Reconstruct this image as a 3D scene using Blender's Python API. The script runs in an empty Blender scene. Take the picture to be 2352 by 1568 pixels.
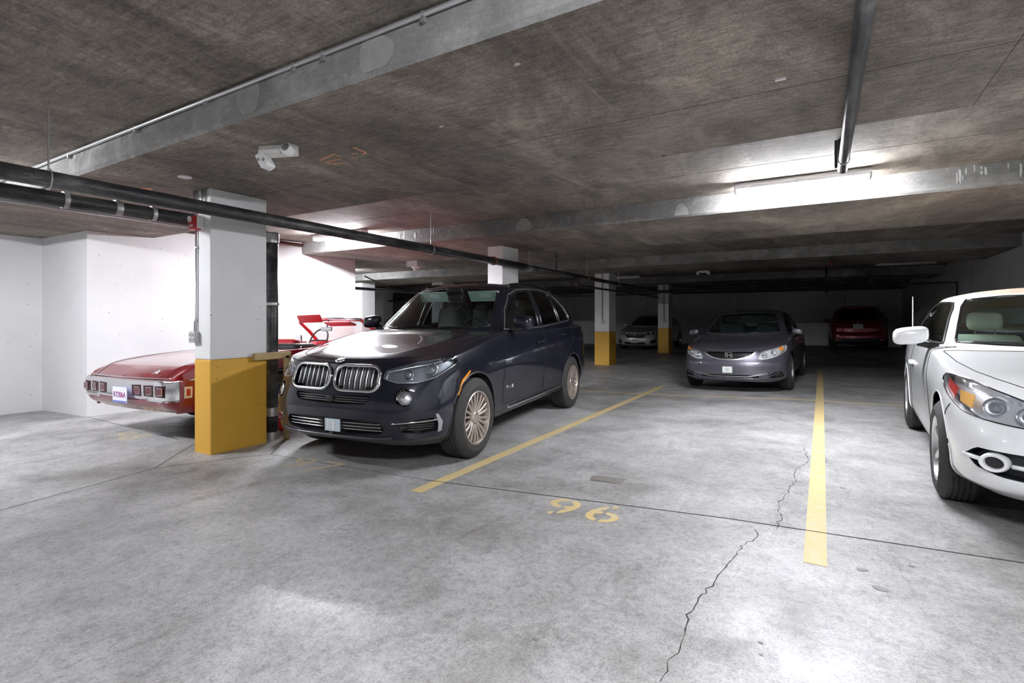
import bpy, bmesh, math, random
import numpy as np
from mathutils import Vector, Matrix
from mathutils.bvhtree import BVHTree
from mathutils.geometry import delaunay_2d_cdt

# ------------------------------------------------------------------ camera, world, exposure
SC = bpy.context.scene
COL = SC.collection
FPX, CXP, HYP, EYE, YAW = 1185.0, 1176.0, 730.0, 1.30, math.radians(31)
cam_d = bpy.data.cameras.new('camera')
cam_d.sensor_width = 36.0
cam_d.lens = FPX / 2352 * 36
cam_d.shift_y = -(784 - HYP) / 2352
cam_d.clip_start = 0.05
cam = bpy.data.objects.new('camera', cam_d)
COL.objects.link(cam)
cam.location = (0, 0, EYE)
cam.rotation_euler = (math.pi / 2, 0, YAW)
SC.camera = cam
w = bpy.data.worlds.new('world')
SC.world = w
w.use_nodes = True
w.node_tree.nodes['Background'].inputs[0].default_value = (0, 0, 0, 1)
w.node_tree.nodes['Background'].inputs[1].default_value = 0.0
SC.view_settings.view_transform = 'Standard'
SC.view_settings.look = 'None'
SC.view_settings.gamma = 1.0
SC.view_settings.use_curve_mapping = False
SC.view_settings.exposure = 2.45

SOFFIT, SLAB = 2.53, 2.75        # underside of the beams, underside of the slab
TILT = 0.025                     # cross fall of the parking deck


def floor_z(x):
    if x > -0.5:
        return 0.055
    if x > -2.7:
        return TILT * (x + 2.7)
    if x < -5.3:
        return TILT * (x + 5.3)
    return 0.0


# ------------------------------------------------------------------ pixel -> place helpers
RV = Vector((math.cos(YAW), math.sin(YAW), 0))
FV = Vector((-math.sin(YAW), math.cos(YAW), 0))


def pray(px, py):
    return FV + RV * ((px - CXP) / FPX) + Vector((0, 0, (HYP - py) / FPX))


def on_floor(px, py):
    r = pray(px, py)
    z = 0.0
    for _ in range(12):
        p = Vector((0, 0, EYE)) + r * ((z - EYE) / r.z)
        z = floor_z(p.x)
    return p


def on_z(px, py, z):
    r = pray(px, py)
    return Vector((0, 0, EYE)) + r * ((z - EYE) / r.z)


def on_y(px, py, y):
    r = pray(px, py)
    return Vector((0, 0, EYE)) + r * (y / r.y)


def on_x(px, py, x):
    r = pray(px, py)
    return Vector((0, 0, EYE)) + r * (x / r.x)


# ------------------------------------------------------------------ materials
MATS = {}


def mat(name, color=(.5, .5, .5), rough=.5, metal=0.0, coat=0.0, emit=None, estr=0.0, trans=0.0, spec=.5, noise=None, coatr=.03):
    if name in MATS:
        return MATS[name]
    m = bpy.data.materials.new(name)
    m.use_nodes = True
    nt = m.node_tree
    b = nt.nodes['Principled BSDF']
    b.inputs['Base Color'].default_value = (*color, 1)
    b.inputs['Roughness'].default_value = rough
    b.inputs['Metallic'].default_value = metal
    b.inputs['Coat Weight'].default_value = coat
    b.inputs['Coat Roughness'].default_value = coatr
    b.inputs['Specular IOR Level'].default_value = spec
    b.inputs['Transmission Weight'].default_value = trans
    if emit:
        b.inputs['Emission Color'].default_value = (*emit, 1)
        b.inputs['Emission Strength'].default_value = estr
    if noise:      # (scale, amount, second colour)
        tc = nt.nodes.new('ShaderNodeTexCoord')
        n = nt.nodes.new('ShaderNodeTexNoise')
        n.inputs['Scale'].default_value = noise[0]
        n.inputs['Detail'].default_value = 6
        nt.links.new(tc.outputs['Object'], n.inputs['Vector'])
        r = nt.nodes.new('ShaderNodeValToRGB')
        r.color_ramp.elements[0].position = .35
        r.color_ramp.elements[1].position = .35 + noise[1]
        r.color_ramp.elements[0].color = (*color, 1)
        r.color_ramp.elements[1].color = (*noise[2], 1)
        nt.links.new(n.outputs['Fac'], r.inputs['Fac'])
        nt.links.new(r.outputs['Color'], b.inputs['Base Color'])
    MATS[name] = m
    return m


def glass_mat(name, tint, refl=1.0):
    """thin window glass: tinted see-through with a Fresnel reflection"""
    if name in MATS:
        return MATS[name]
    m = bpy.data.materials.new(name)
    m.use_nodes = True
    nt = m.node_tree
    nt.nodes.clear()
    out = nt.nodes.new('ShaderNodeOutputMaterial')
    mix = nt.nodes.new('ShaderNodeMixShader')
    tr = nt.nodes.new('ShaderNodeBsdfTransparent')
    gl = nt.nodes.new('ShaderNodeBsdfGlossy')
    fr = nt.nodes.new('ShaderNodeFresnel')
    ge = nt.nodes.new('ShaderNodeNewGeometry')
    mr = nt.nodes.new('ShaderNodeMapRange')       # thin sheet: same reflection from either side
    mr.inputs['To Min'].default_value = 1.45
    mr.inputs['To Max'].default_value = 1 / 1.45
    nt.links.new(ge.outputs['Backfacing'], mr.inputs['Value'])
    nt.links.new(mr.outputs[0], fr.inputs['IOR'])
    gl.inputs['Roughness'].default_value = 0.02
    gl.inputs['Color'].default_value = (refl, refl, refl, 1)
    tr.inputs['Color'].default_value = (*tint, 1)
    nt.links.new(fr.outputs[0], mix.inputs[0])
    nt.links.new(tr.outputs[0], mix.inputs[1])
    nt.links.new(gl.outputs[0], mix.inputs[2])
    nt.links.new(mix.outputs[0], out.inputs[0])
    MATS[name] = m
    return m


# ------------------------------------------------------------------ object helpers
def link(name, me, parent=None, m=None):
    o = bpy.data.objects.new(name, me)
    COL.objects.link(o)
    if parent is not None:
        o.parent = parent
    if m is not None and me is not None and not me.materials:
        me.materials.append(m)
    return o


def mesh(name, V, F, m=None, parent=None, smooth=False, normals=None):
    me = bpy.data.meshes.new(name)
    me.from_pydata([tuple(v) for v in V], [], [tuple(f) for f in F])
    if smooth:
        me.polygons.foreach_set('use_smooth', [True] * len(me.polygons))
    me.update()
    if normals is not None:
        me.normals_split_custom_set_from_vertices([tuple(n) for n in normals])
    return link(name, me, parent, m)


def tag(o, label, cat, group=None):
    o['label'] = label
    o['category'] = cat
    if group:
        o['group'] = group
    return o


def struct(o):
    o['kind'] = 'structure'
    return o


def empty(name, loc=(0, 0, 0), rot=(0, 0, 0)):
    o = bpy.data.objects.new(name, None)
    o.empty_display_size = .1
    COL.objects.link(o)
    o.location = loc
    o.rotation_euler = rot
    return o


class G:
    """collects geometry for one mesh"""

    def __init__(s):
        s.V, s.F = [], []

    def add(s, V, F):
        n = len(s.V)
        s.V += [tuple(v) for v in V]
        s.F += [tuple(i + n for i in f) for f in F]
        return s

    def box(s, c, d, rz=0, bev=0.0, M=None):
        x, y, z = d[0] / 2, d[1] / 2, d[2] / 2
        if bev <= 0:
            V = [Vector((a * x, b * y, e * z)) for e in (-1, 1) for b in (-1, 1) for a in (-1, 1)]
            F = [(0, 2, 3, 1), (4, 5, 7, 6), (0, 1, 5, 4), (2, 6, 7, 3), (0, 4, 6, 2), (1, 3, 7, 5)]
        else:
            bm = bmesh.new()
            bmesh.ops.create_cube(bm, size=1)
            bmesh.ops.scale(bm, vec=d, verts=bm.verts)
            bmesh.ops.bevel(bm, geom=bm.edges[:], offset=bev, segments=2, affect='EDGES', profile=.5)
            bm.verts.ensure_lookup_table()
            V = [v.co.copy() for v in bm.verts]
            F = [[v.index for v in f.verts] for f in bm.faces]
            bm.free()
        R = Matrix.Rotation(rz, 3, 'Z') if M is None else M
        return s.add([R @ v + Vector(c) for v in V], F)

    def tube(s, pts, r, n=8, closed=False, cap=True, rr=None):
        pts = [Vector(p) for p in pts]
        k = len(pts)
        V, F = [], []
        prev = None
        for i, p in enumerate(pts):
            a = pts[i - 1] if (i > 0 or closed) else p
            b = pts[(i + 1) % k] if (i < k - 1 or closed) else p
            t = (b - a)
            t = t.normalized() if t.length > 1e-9 else Vector((0, 0, 1))
            if prev is None:
                up = Vector((0, 0, 1)) if abs(t.z) < .9 else Vector((1, 0, 0))
                u = t.cross(up).normalized()
            else:
                u = (prev - t * prev.dot(t))
                u = u.normalized() if u.length > 1e-6 else t.orthogonal().normalized()
            prev = u
            v = t.cross(u)
            ri = rr[i] if rr else r
            for j in range(n):
                an = 2 * math.pi * j / n
                V.append(p + u * (ri * math.cos(an)) + v * (ri * math.sin(an)))
        m = k if closed else k - 1
        for i in range(m):
            for j in range(n):
                a, b = i * n + j, i * n + (j + 1) % n
                c, d = ((i + 1) % k) * n + (j + 1) % n, ((i + 1) % k) * n + j
                F.append((a, b, c, d))
        if cap and not closed:
            F.append(tuple(range(n))[::-1])
            F.append(tuple((k - 1) * n + j for j in range(n)))
        return s.add(V, F)

    def lathe(s, prof, c=(0, 0, 0), axis='Z', n=24):
        V, F = [], []
        for r, h in prof:
            for j in range(n):
                a = 2 * math.pi * j / n
                p = (r * math.cos(a), r * math.sin(a), h)
                if axis == 'X':
                    p = (p[2], p[0], p[1])
                elif axis == 'Y':
                    p = (p[0], p[2], p[1])
                V.append(Vector(p) + Vector(c))
        for i in range(len(prof) - 1):
            for j in range(n):
                F.append((i * n + j, i * n + (j + 1) % n, (i + 1) * n + (j + 1) % n, (i + 1) * n + j))
        return s.add(V, F)

    def prism(s, poly, axis, lo, hi):
        """extrude a polygon; axis names the direction of extrusion"""
        def P(a, b, t):
            return {'X': (t, a, b), 'Y': (a, t, b), 'Z': (a, b, t)}[axis]
        n = len(poly)
        V = [P(a, b, lo) for a, b in poly] + [P(a, b, hi) for a, b in poly]
        F = [tuple(range(n))[::-1], tuple(range(n, 2 * n))] + [(i, (i + 1) % n, n + (i + 1) % n, n + i) for i in range(n)]
        return s.add(V, F)

    def mirrored(s):
        n = len(s.V)
        s.V += [(-v[0], v[1], v[2]) for v in s.V[:n]]
        s.F += [tuple(i + n for i in f[::-1]) for f in list(s.F)]
        return s

    def build(s, name, m=None, parent=None, smooth=False):
        o = mesh(name, s.V, s.F, m, parent, smooth)
        return o

    def xf(s, M):
        s.V = [tuple(M @ Vector(v)) for v in s.V]
        return s


def smooth_by_angle(o, deg=35):
    """flat/smooth by face angle, written as sharp edges"""
    me = o.data
    bm = bmesh.new()
    bm.from_mesh(me)
    lim = math.radians(deg)
    for f in bm.faces:
        f.smooth = True
    for e in bm.edges:
        if len(e.link_faces) == 2:
            e.smooth = e.calc_face_angle(0) < lim
    bmesh.ops.recalc_face_normals(bm, faces=bm.faces)
    bm.to_mesh(me)
    bm.free()
    return o


_TXT = {}


def text_geo(s, size, extrude=.001, shear=0.0):
    """letter shapes as (verts, faces), centred, in the XY plane"""
    cu = bpy.data.curves.new('lettering', 'FONT')
    cu.body = s
    cu.size = size
    cu.extrude = extrude
    cu.shear = shear
    cu.align_x, cu.align_y = 'CENTER', 'CENTER'
    cu.resolution_u = 3
    o = bpy.data.objects.new('lettering', cu)
    COL.objects.link(o)
    dg = bpy.context.evaluated_depsgraph_get()
    me = bpy.data.meshes.new_from_object(o.evaluated_get(dg))
    V = [v.co.copy() for v in me.vertices]
    F = [tuple(p.vertices) for p in me.polygons]
    bpy.data.objects.remove(o)
    bpy.data.curves.remove(cu)
    bpy.data.meshes.remove(me)
    return V, F


# ------------------------------------------------------------------ car body surface
def _tang(P, t):
    """non-uniform finite-difference tangents along axis 0"""
    d = np.zeros_like(P)
    for i in range(1, len(P) - 1):
        h0, h1 = t[i] - t[i - 1], t[i + 1] - t[i]
        d[i] = ((P[i] - P[i - 1]) / h0 * h1 + (P[i + 1] - P[i]) / h1 * h0) / (h0 + h1)
    return d


def _herm(P, T, t, u):
    out = np.zeros((len(u),) + P.shape[1:])
    k = np.clip(np.searchsorted(t, u, side='right') - 1, 0, len(t) - 2)
    for j, (i, uu) in enumerate(zip(k, u)):
        h = t[i + 1] - t[i]
        s = (uu - t[i]) / h
        out[j] = ((2 * s**3 - 3 * s**2 + 1) * P[i] + (s**3 - 2 * s**2 + s) * h * T[i]
                  + (-2 * s**3 + 3 * s**2) * P[i + 1] + (s**3 - s**2) * h * T[i + 1])
    return out


def surf(rows, nu, nv, tens=None, spine=True):
    """rows[k][s] control points of the half body (x>=0) -> dense grid of points (nv, nu, 3)"""
    P = np.array(rows, float)                       # K,S,3
    K, S = P.shape[:2]
    mir = np.array([-1, 1, 1.])
    # along stations, mirrored ghosts at both ends
    Q = np.concatenate([P[:, 1:2] * mir, P, P[:, -2:-1] * mir], axis=1)
    seg = np.linalg.norm(np.diff(Q, axis=1), axis=2)
    m = seg[:max(2, K - 2)].mean(axis=0)
    t = np.concatenate([[0], np.cumsum(np.maximum(m, .02))])
    Qs = np.swapaxes(Q, 0, 1)
    T = _tang(Qs, t)
    u = np.linspace(t[1], t[-2], nu)
    # keep the control stations on the grid
    A = _herm(Qs, T, t, u)                          # nu,K,3
    A = np.swapaxes(A, 0, 1)                        # K,nu,3
    A[:, 0, 0] = 0
    A[:, -1, 0] = 0
    lo = 2 * A[0] - A[1]
    hi = A[-2] * mir if spine else 2 * A[-1] - A[-2]
    B = np.concatenate([lo[None], A, hi[None]], axis=0)
    seg = np.linalg.norm(np.diff(B, axis=0), axis=2).mean(axis=1)
    t = np.concatenate([[0], np.cumsum(np.maximum(seg, .015))])
    T = _tang(B, t)
    if tens:
        for k, f in tens.items():
            T[k + 1] *= f
    v = np.linspace(t[1], t[-2], nv)
    # snap samples to the creased rows
    if tens:
        for k in tens:
            i = int(np.argmin(abs(v - t[k + 1])))
            v[i] = t[k + 1]
        v = np.sort(v)
    return _herm(B, T, t, v)


class Shell:
    """half of a car surface (x>=0) that can be cut into regions along outlines"""

    def __init__(s, grid):
        nv, nu = grid.shape[:2]
        s.V = grid.reshape(-1, 3).copy()
        s.F, s.R = [], []
        for i in range(nv - 1):
            for j in range(nu - 1):
                a = i * nu + j
                s.F.append((a, a + 1, a + nu + 1, a + nu))
                s.R.append('body')
        du = np.gradient(grid, axis=1)
        dv = np.gradient(grid, axis=0)
        n = np.cross(du, dv).reshape(-1, 3)
        # outward: make it point away from a line inside the car
        s.N = n / np.maximum(np.linalg.norm(n, axis=1), 1e-9)[:, None]
        c = s.V.mean(axis=0) * np.array([0, 1, 1])
        if ((s.V - c) * s.N).sum() < 0:
            s.N = -s.N
            s.F = [f[::-1] for f in s.F]
        s.V0 = s.V.copy()
        V2 = np.concatenate([s.V, s.V * [-1, 1, 1]])
        n = len(s.V)
        F2 = s.F + [tuple(i + n for i in f[::-1]) for f in s.F]
        s.bvh = BVHTree.FromPolygons([tuple(p) for p in V2], F2)

    # ---- projection: phi 0 = seen from the front, 90 = from the side, 180 = from behind, 'top' = from above
    def hit(s, p, phi):
        p = Vector(p)
        if phi == 'top':
            h = s.bvh.ray_cast(Vector((p.x, p.y, 4)), Vector((0, 0, -1)))
        else:
            a = math.radians(phi)
            d = Vector((-math.sin(a), math.cos(a), 0))
            h = s.bvh.ray_cast(p - d * 8, d)
        if h[0] is None:
            h = s.bvh.find_nearest(p)
        q, n = h[0], h[1]
        if phi == 'top':
            if n.z < 0:
                n = -n
        else:
            if n.dot(d) > 0:
                n = -n
        return q, n

    @staticmethod
    def flat(P, phi):
        P = np.asarray(P, float)
        if phi == 'top':
            return P[:, :2]
        a = math.radians(phi)
        return np.stack([P[:, 0] * math.cos(a) + P[:, 1] * math.sin(a), P[:, 2]], axis=1)

    def cut(s, name, poly, phi, src=('body',), cond=None):
        """faces of the regions in src whose projection lies inside poly become region name"""
        if phi == 'top':
            vd = np.array([0, 0, -1.])
        else:
            a = math.radians(phi)
            vd = np.array([-math.sin(a), math.cos(a), 0])
        poly = s.flat([p if len(p) == 3 else ((p[0], 0, p[1]) if phi in (0, 180) else (0, p[0], p[1]) if phi == 90 else (p[0], p[1], 0)) for p in poly], phi)
        q = s.flat(s.V, phi)
        lo, hi = poly.min(axis=0) - .08, poly.max(axis=0) + .08
        facing = (s.N @ vd) < -.06
        near = ((q > lo) & (q < hi)).all(axis=1) & facing
        if cond is not None:
            near &= cond(s.V)
        cand = [i for i, f in enumerate(s.F) if s.R[i] in src and all(near[v] for v in f)]
        if not cand:
            print('cut: nothing for', name)
            return
        used = sorted({v for i in cand for v in s.F[i]})
        A = poly
        B = np.roll(poly, -1, axis=0)

        def info(p):
            # inside test and nearest boundary point
            x, y = p
            c = ((A[:, 1] > y) != (B[:, 1] > y))
            with np.errstate(divide='ignore', invalid='ignore'):
                xi = (B[:, 0] - A[:, 0]) * (y - A[:, 1]) / (B[:, 1] - A[:, 1]) + A[:, 0]
            ins = (c & (x < xi)).sum() % 2 == 1
            d = B - A
            tt = np.clip(((p - A) * d).sum(1) / np.maximum((d * d).sum(1), 1e-12), 0, 1)
            Q = A + d * tt[:, None]
            k = ((Q - p)**2).sum(1).argmin()
            return ins, Q[k], math.sqrt(((Q[k] - p)**2).sum())
        st, dist, tgt = {}, {}, {}
        for v in used:
            a, b, c = info(q[v])
            st[v] = 1 if a else -1
            dist[v] = c
            tgt[v] = b
        on = set()
        edges = set()
        for i in cand:
            f = s.F[i]
            for k in range(len(f)):
                e = (f[k], f[(k + 1) % len(f)])
                edges.add((min(e), max(e)))
        for a, b in sorted(edges, key=lambda e: min(dist[e[0]], dist[e[1]])):
            if st[a] * st[b] < 0:
                k = a if dist[a] <= dist[b] else b
                st[k] = 0
                on.add(k)
        for v in on:
            d2 = tgt[v] - q[v]
            if phi == 'top':
                mv = np.array([d2[0], d2[1], 0.])
            else:
                a = math.radians(phi)
                mv = np.array([d2[0] * math.cos(a), d2[0] * math.sin(a), d2[1]])
            n = s.N[v]
            nd = n @ vd
            mv = mv - vd * (n @ mv) / (nd if abs(nd) > .15 else math.copysign(.15, nd))
            L = np.linalg.norm(mv)
            if L > .12:
                mv *= .12 / L
            s.V[v] = s.V[v] + mv
        newF, newR = [], []
        drop = set()
        for i in cand:
            f = s.F[i]
            z = [st[v] for v in f]
            if max(z) <= 0 and min(z) < 0:
                continue
            if min(z) >= 0 and max(z) > 0:
                s.R[i] = name
                continue
            if max(z) == 0 and min(z) == 0:
                c = s.flat(s.V[list(f)], phi).mean(axis=0)
                if info(c)[0]:
                    s.R[i] = name
                continue
            if len(f) == 4:
                ons = [k for k in range(4) if z[k] == 0]
                if len(ons) >= 2:
                    k = ons[0]
                    tris = [(f[k], f[(k + 1) % 4], f[(k + 2) % 4]), (f[k], f[(k + 2) % 4], f[(k + 3) % 4])]
                    drop.add(i)
                    for t in tris:
                        zz = [st[v] for v in t]
                        newF.append(t)
                        newR.append(name if sum(zz) > 0 else s.R[i])
        if drop:
            s.F = [f for i, f in enumerate(s.F) if i not in drop] + newF
            s.R = [r for i, r in enumerate(s.R) if i not in drop] + newR

    def boundary(s, name):
        cnt = {}
        for f, r in zip(s.F, s.R):
            if r == name:
                for k in range(len(f)):
                    a, b = f[k], f[(k + 1) % len(f)]
                    cnt[(min(a, b), max(a, b))] = cnt.get((min(a, b), max(a, b)), 0) + 1
        return [e for e, c in cnt.items() if c == 1 and not (abs(s.V[e[0]][0]) < 1e-4 and abs(s.V[e[1]][0]) < 1e-4)]

    def chains(s, name):
        adj = {}
        for a, b in s.boundary(name):
            adj.setdefault(a, []).append(b)
            adj.setdefault(b, []).append(a)
        out = []
        todo = set(adj)
        while todo:
            st = next((v for v in todo if len(adj[v]) == 1), None)
            if st is None:
                st = next(iter(todo))
            ch = [st]
            todo.discard(st)
            while True:
                nx = [v for v in adj[ch[-1]] if v in todo]
                if not nx:
                    break
                ch.append(nx[0])
                todo.discard(nx[0])
            closed = len(ch) > 2 and ch[0] in adj[ch[-1]]
            out.append((ch, closed))
        return out

    def piece(s, name, m, parent, oname=None, off=0.0, side=0, wall=0.0, smooth=True):
        """side 0: one mesh of both halves; +1/-1: one half only"""
        idx = {}
        V, N, F = [], [], []
        for f, r in zip(s.F, s.R):
            if r != name:
                continue
            g = []
            for v in f:
                if v not in idx:
                    idx[v] = len(V)
                    V.append(s.V[v] + s.N[v] * off)
                    N.append(s.N[v])
                g.append(idx[v])
            F.append(tuple(g))
        if not F:
            return None
        V, N = np.array(V), np.array(N)
        if wall:
            n0 = len(V)
            ring = [(idx[a], idx[b]) for a, b in s.boundary(name)]
            rv = sorted({v for e in ring for v in e})
            mp = {v: n0 + k for k, v in enumerate(rv)}
            V = np.concatenate([V, V[rv] + N[rv] * wall])
            N = np.concatenate([N, N[rv]])
            F = F + [(a, b, mp[b], mp[a]) for a, b in ring]
        mir = np.array([-1, 1, 1.])
        if side == -1:
            V, N, F = V * mir, N * mir, [f[::-1] for f in F]
        elif side == 0:
            n = len(V)
            mp = {}
            V2, N2 = list(V), list(N)
            for k in range(n):
                if abs(V[k][0]) < 1e-4:
                    mp[k] = k
                else:
                    mp[k] = len(V2)
                    V2.append(V[k] * mir)
                    N2.append(N[k] * mir)
            F = F + [tuple(mp[i] for i in f[::-1]) for f in F]
            V, N = np.array(V2), np.array(N2)
        N = N / np.maximum(np.linalg.norm(N, axis=1), 1e-9)[:, None]
        return mesh(oname or name, V, F, m, parent, smooth, None if wall else N)

    def trim(s, name, r, m, parent, oname, side=0, off=0.0, n=6, keep=None, min_len=4):
        """a tube that follows the edge of a region, one object for each run"""
        out = []
        for ch, closed in s.chains(name):
            if len(ch) < min_len:
                continue
            pts = [Vector(s.V[v] + s.N[v] * off) for v in ch]
            if keep:
                runs, cur = [], []
                for p in pts:
                    if keep(p):
                        cur.append(p)
                    elif cur:
                        runs.append(cur)
                        cur = []
                if cur:
                    runs.append(cur)
                closed = closed and len(runs) == 1 and len(runs[0]) == len(pts)
            else:
                runs = [pts]
            for q in runs:
                if len(q) > 2:
                    out += s.sided(q, r, m, parent, oname, side, n, closed)
        return out

    @staticmethod
    def sided(q, r, m, parent, oname, side=0, n=6, closed=False):
        """tube on one side, on both sides, or one tube right across when it starts or ends on the centre line"""
        fx = lambda p: Vector((-p[0], p[1], p[2]))
        if side:
            return [G().tube(q if side > 0 else [fx(p) for p in q], r, n, closed).build(oname, m, parent, True)]
        e0, e1 = abs(q[0][0]) < .004, abs(q[-1][0]) < .004
        if e0 and e1 and not closed:
            return [G().tube([fx(p) for p in q[::-1]][:-1] + q[:-1], r, n, True).build(oname, m, parent, True)]
        if e0 or e1:
            q = q if e0 else q[::-1]
            return [G().tube([fx(p) for p in q[::-1]] + q[1:], r, n).build(oname, m, parent, True)]
        return [G().tube(q, r, n, closed).build(oname, m, parent, True), G().tube([fx(p) for p in q], r, n, closed).build(oname, m, parent, True)]

    def path(s, pts, phi, off=0.0, step=.03, closed=False):
        """resample a polyline of (x,y,z) guide points and drop it on the surface"""
        P = [Vector(p) for p in pts]
        if closed:
            P.append(P[0])
        out = []
        for a, b in zip(P[:-1], P[1:]):
            k = max(1, int((b - a).length / step))
            for i in range(k):
                out.append(a.lerp(b, i / k))
        if not closed:
            out.append(P[-1])
        res = []
        for p in out:
            q, n = s.hit(p, phi)
            res.append(q + n * off)
        return res

    def tubes(s, paths, phi, r, m, parent, name, off=0.0, mirror=True, n=6, step=.03, closed=False):
        out = []
        for p in paths:
            out += s.sided(s.path(p, phi, off, step, closed), r, m, parent, name, 0 if mirror else 1, n, closed)
        return out[0]

    def patch(s, poly, phi, m, parent, name, off=.002, thick=.006, side=1, grid=.05, smooth=True):
        """a plate of the given outline laid on the surface"""
        P = [Vector(p) for p in poly]
        q = s.flat(P, phi)
        lo, hi = q.min(axis=0), q.max(axis=0)
        pts = [Vector(a) for a in q]
        # densify the outline
        ring = []
        for a, b in zip(pts, pts[1:] + pts[:1]):
            k = max(1, int((b - a).length / grid))
            for i in range(k):
                ring.append(a.lerp(b, i / k))
        n = len(ring)
        inner = []
        x = lo[0] + grid / 2
        while x < hi[0]:
            y = lo[1] + grid / 2
            while y < hi[1]:
                inner.append(Vector((x, y)))
                y += grid
            x += grid
        r = delaunay_2d_cdt(ring + inner, [(i, (i + 1) % n) for i in range(n)], [list(range(n))], 1, 1e-5)
        Vs, Fs = r[0], r[2]
        top, bot = [], []
        a = 0 if phi == 'top' else math.radians(phi)
        for v in Vs:
            p = Vector((v[0], v[1], 0)) if phi == 'top' else Vector((v[0] * math.cos(a), v[0] * math.sin(a), v[1]))
            h, nn = s.hit(p, phi)
            top.append(h + nn * off)
            bot.append(h + nn * (off - thick))
        F = [tuple(f) for f in Fs]
        e = {}
        for f in F:
            for k in range(len(f)):
                e[(f[k], f[(k + 1) % len(f)])] = 1
        rim = [(i, j) for (i, j) in e if (j, i) not in e]
        k = len(top)
        FF = F + [(j, i, i + k, j + k) for i, j in rim]
        V = top + bot
        if side == -1:
            V = [Vector((-v.x, v.y, v.z)) for v in V]
            FF = [f[::-1] for f in FF]
        o = mesh(name, V, FF, m, parent, False)
        return smooth_by_angle(o, 40)


def outline_rows(base, rows, rmap=None):
    """base: plan outline stations (x,y); rows: dicts d{station: inset}, z{station: height} -> control rows"""
    B = np.array(base, float)
    S = len(B)
    Q = np.concatenate([B[1:2] * [-1, 1], B, B[-2:-1] * [-1, 1]])
    t = Q[2:] - Q[:-2]
    t /= np.linalg.norm(t, axis=1)[:, None]
    n = np.stack([t[:, 1], -t[:, 0]], axis=1)        # outward (x>0 side walking front->rear)
    out = []
    for r in rows:
        if isinstance(r, list):
            out.append([tuple(p) for p in r])
            continue
        k = sorted(r['d'])
        d = np.interp(range(S), k, [r['d'][i] for i in k])
        k = sorted(r['z'])
        z = np.interp(range(S), k, [r['z'][i] for i in k])
        p = B - n * d[:, None]
        p[0, 0] = 0
        p[-1, 0] = 0
        out.append([(p[i, 0], p[i, 1], z[i]) for i in range(S)])
    return out


def arc(cy, cz, r, a0, a1, n=24):
    return [(cy + r * math.cos(math.radians(a0 + (a1 - a0) * i / n)), cz + r * math.sin(math.radians(a0 + (a1 - a0) * i / n))) for i in range(n + 1)]
# ------------------------------------------------------------------ surface materials of the garage
def nodes_mat(name):
    m = bpy.data.materials.new(name)
    m.use_nodes = True
    nt = m.node_tree
    MATS[name] = m
    return m, nt, nt.nodes['Principled BSDF']


def N(nt, kind, **kw):
    n = nt.nodes.new(kind)
    for k, v in kw.items():
        if k.startswith('_'):
            setattr(n, k[1:], v)
        else:
            n.inputs[k].default_value = v
    return n


def noise(nt, vec, scale, detail=6, rough=.6, stretch=None, dist=0.0):
    if stretch:
        mp = nt.nodes.new('ShaderNodeMapping')
        mp.inputs['Scale'].default_value = stretch
        nt.links.new(vec, mp.inputs['Vector'])
        vec = mp.outputs['Vector']
    n = N(nt, 'ShaderNodeTexNoise', Scale=scale, Detail=detail, Roughness=rough, Distortion=dist)
    nt.links.new(vec, n.inputs['Vector'])
    return n.outputs['Fac']


def ramp(nt, fac, stops):
    r = nt.nodes.new('ShaderNodeValToRGB')
    e = r.color_ramp.elements
    while len(e) < len(stops):
        e.new(.5)
    for i, (p, c) in enumerate(stops):
        e[i].position = p
        e[i].color = (*c, 1) if len(c) == 3 else c
    nt.links.new(fac, r.inputs['Fac'])
    return r.outputs['Color']


def mixc(nt, fac, a, b, mode='MIX'):
    m = nt.nodes.new('ShaderNodeMix')
    m.data_type = 'RGBA'
    m.blend_type = mode
    for sock, v in ((0, fac), (6, a), (7, b)):
        if hasattr(v, 'links') or hasattr(v, 'is_linked'):
            nt.links.new(v, m.inputs[sock])
        elif isinstance(v, (int, float)):
            m.inputs[sock].default_value = v
        else:
            m.inputs[sock].default_value = (*v, 1)
    return m.outputs[2]


def bump(nt, b, height, strength=.2, dist=.01):
    bn = nt.nodes.new('ShaderNodeBump')
    bn.inputs['Strength'].default_value = strength
    bn.inputs['Distance'].default_value = dist
    nt.links.new(height, bn.inputs['Height'])
    nt.links.new(bn.outputs[0], b.inputs['Normal'])


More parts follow.
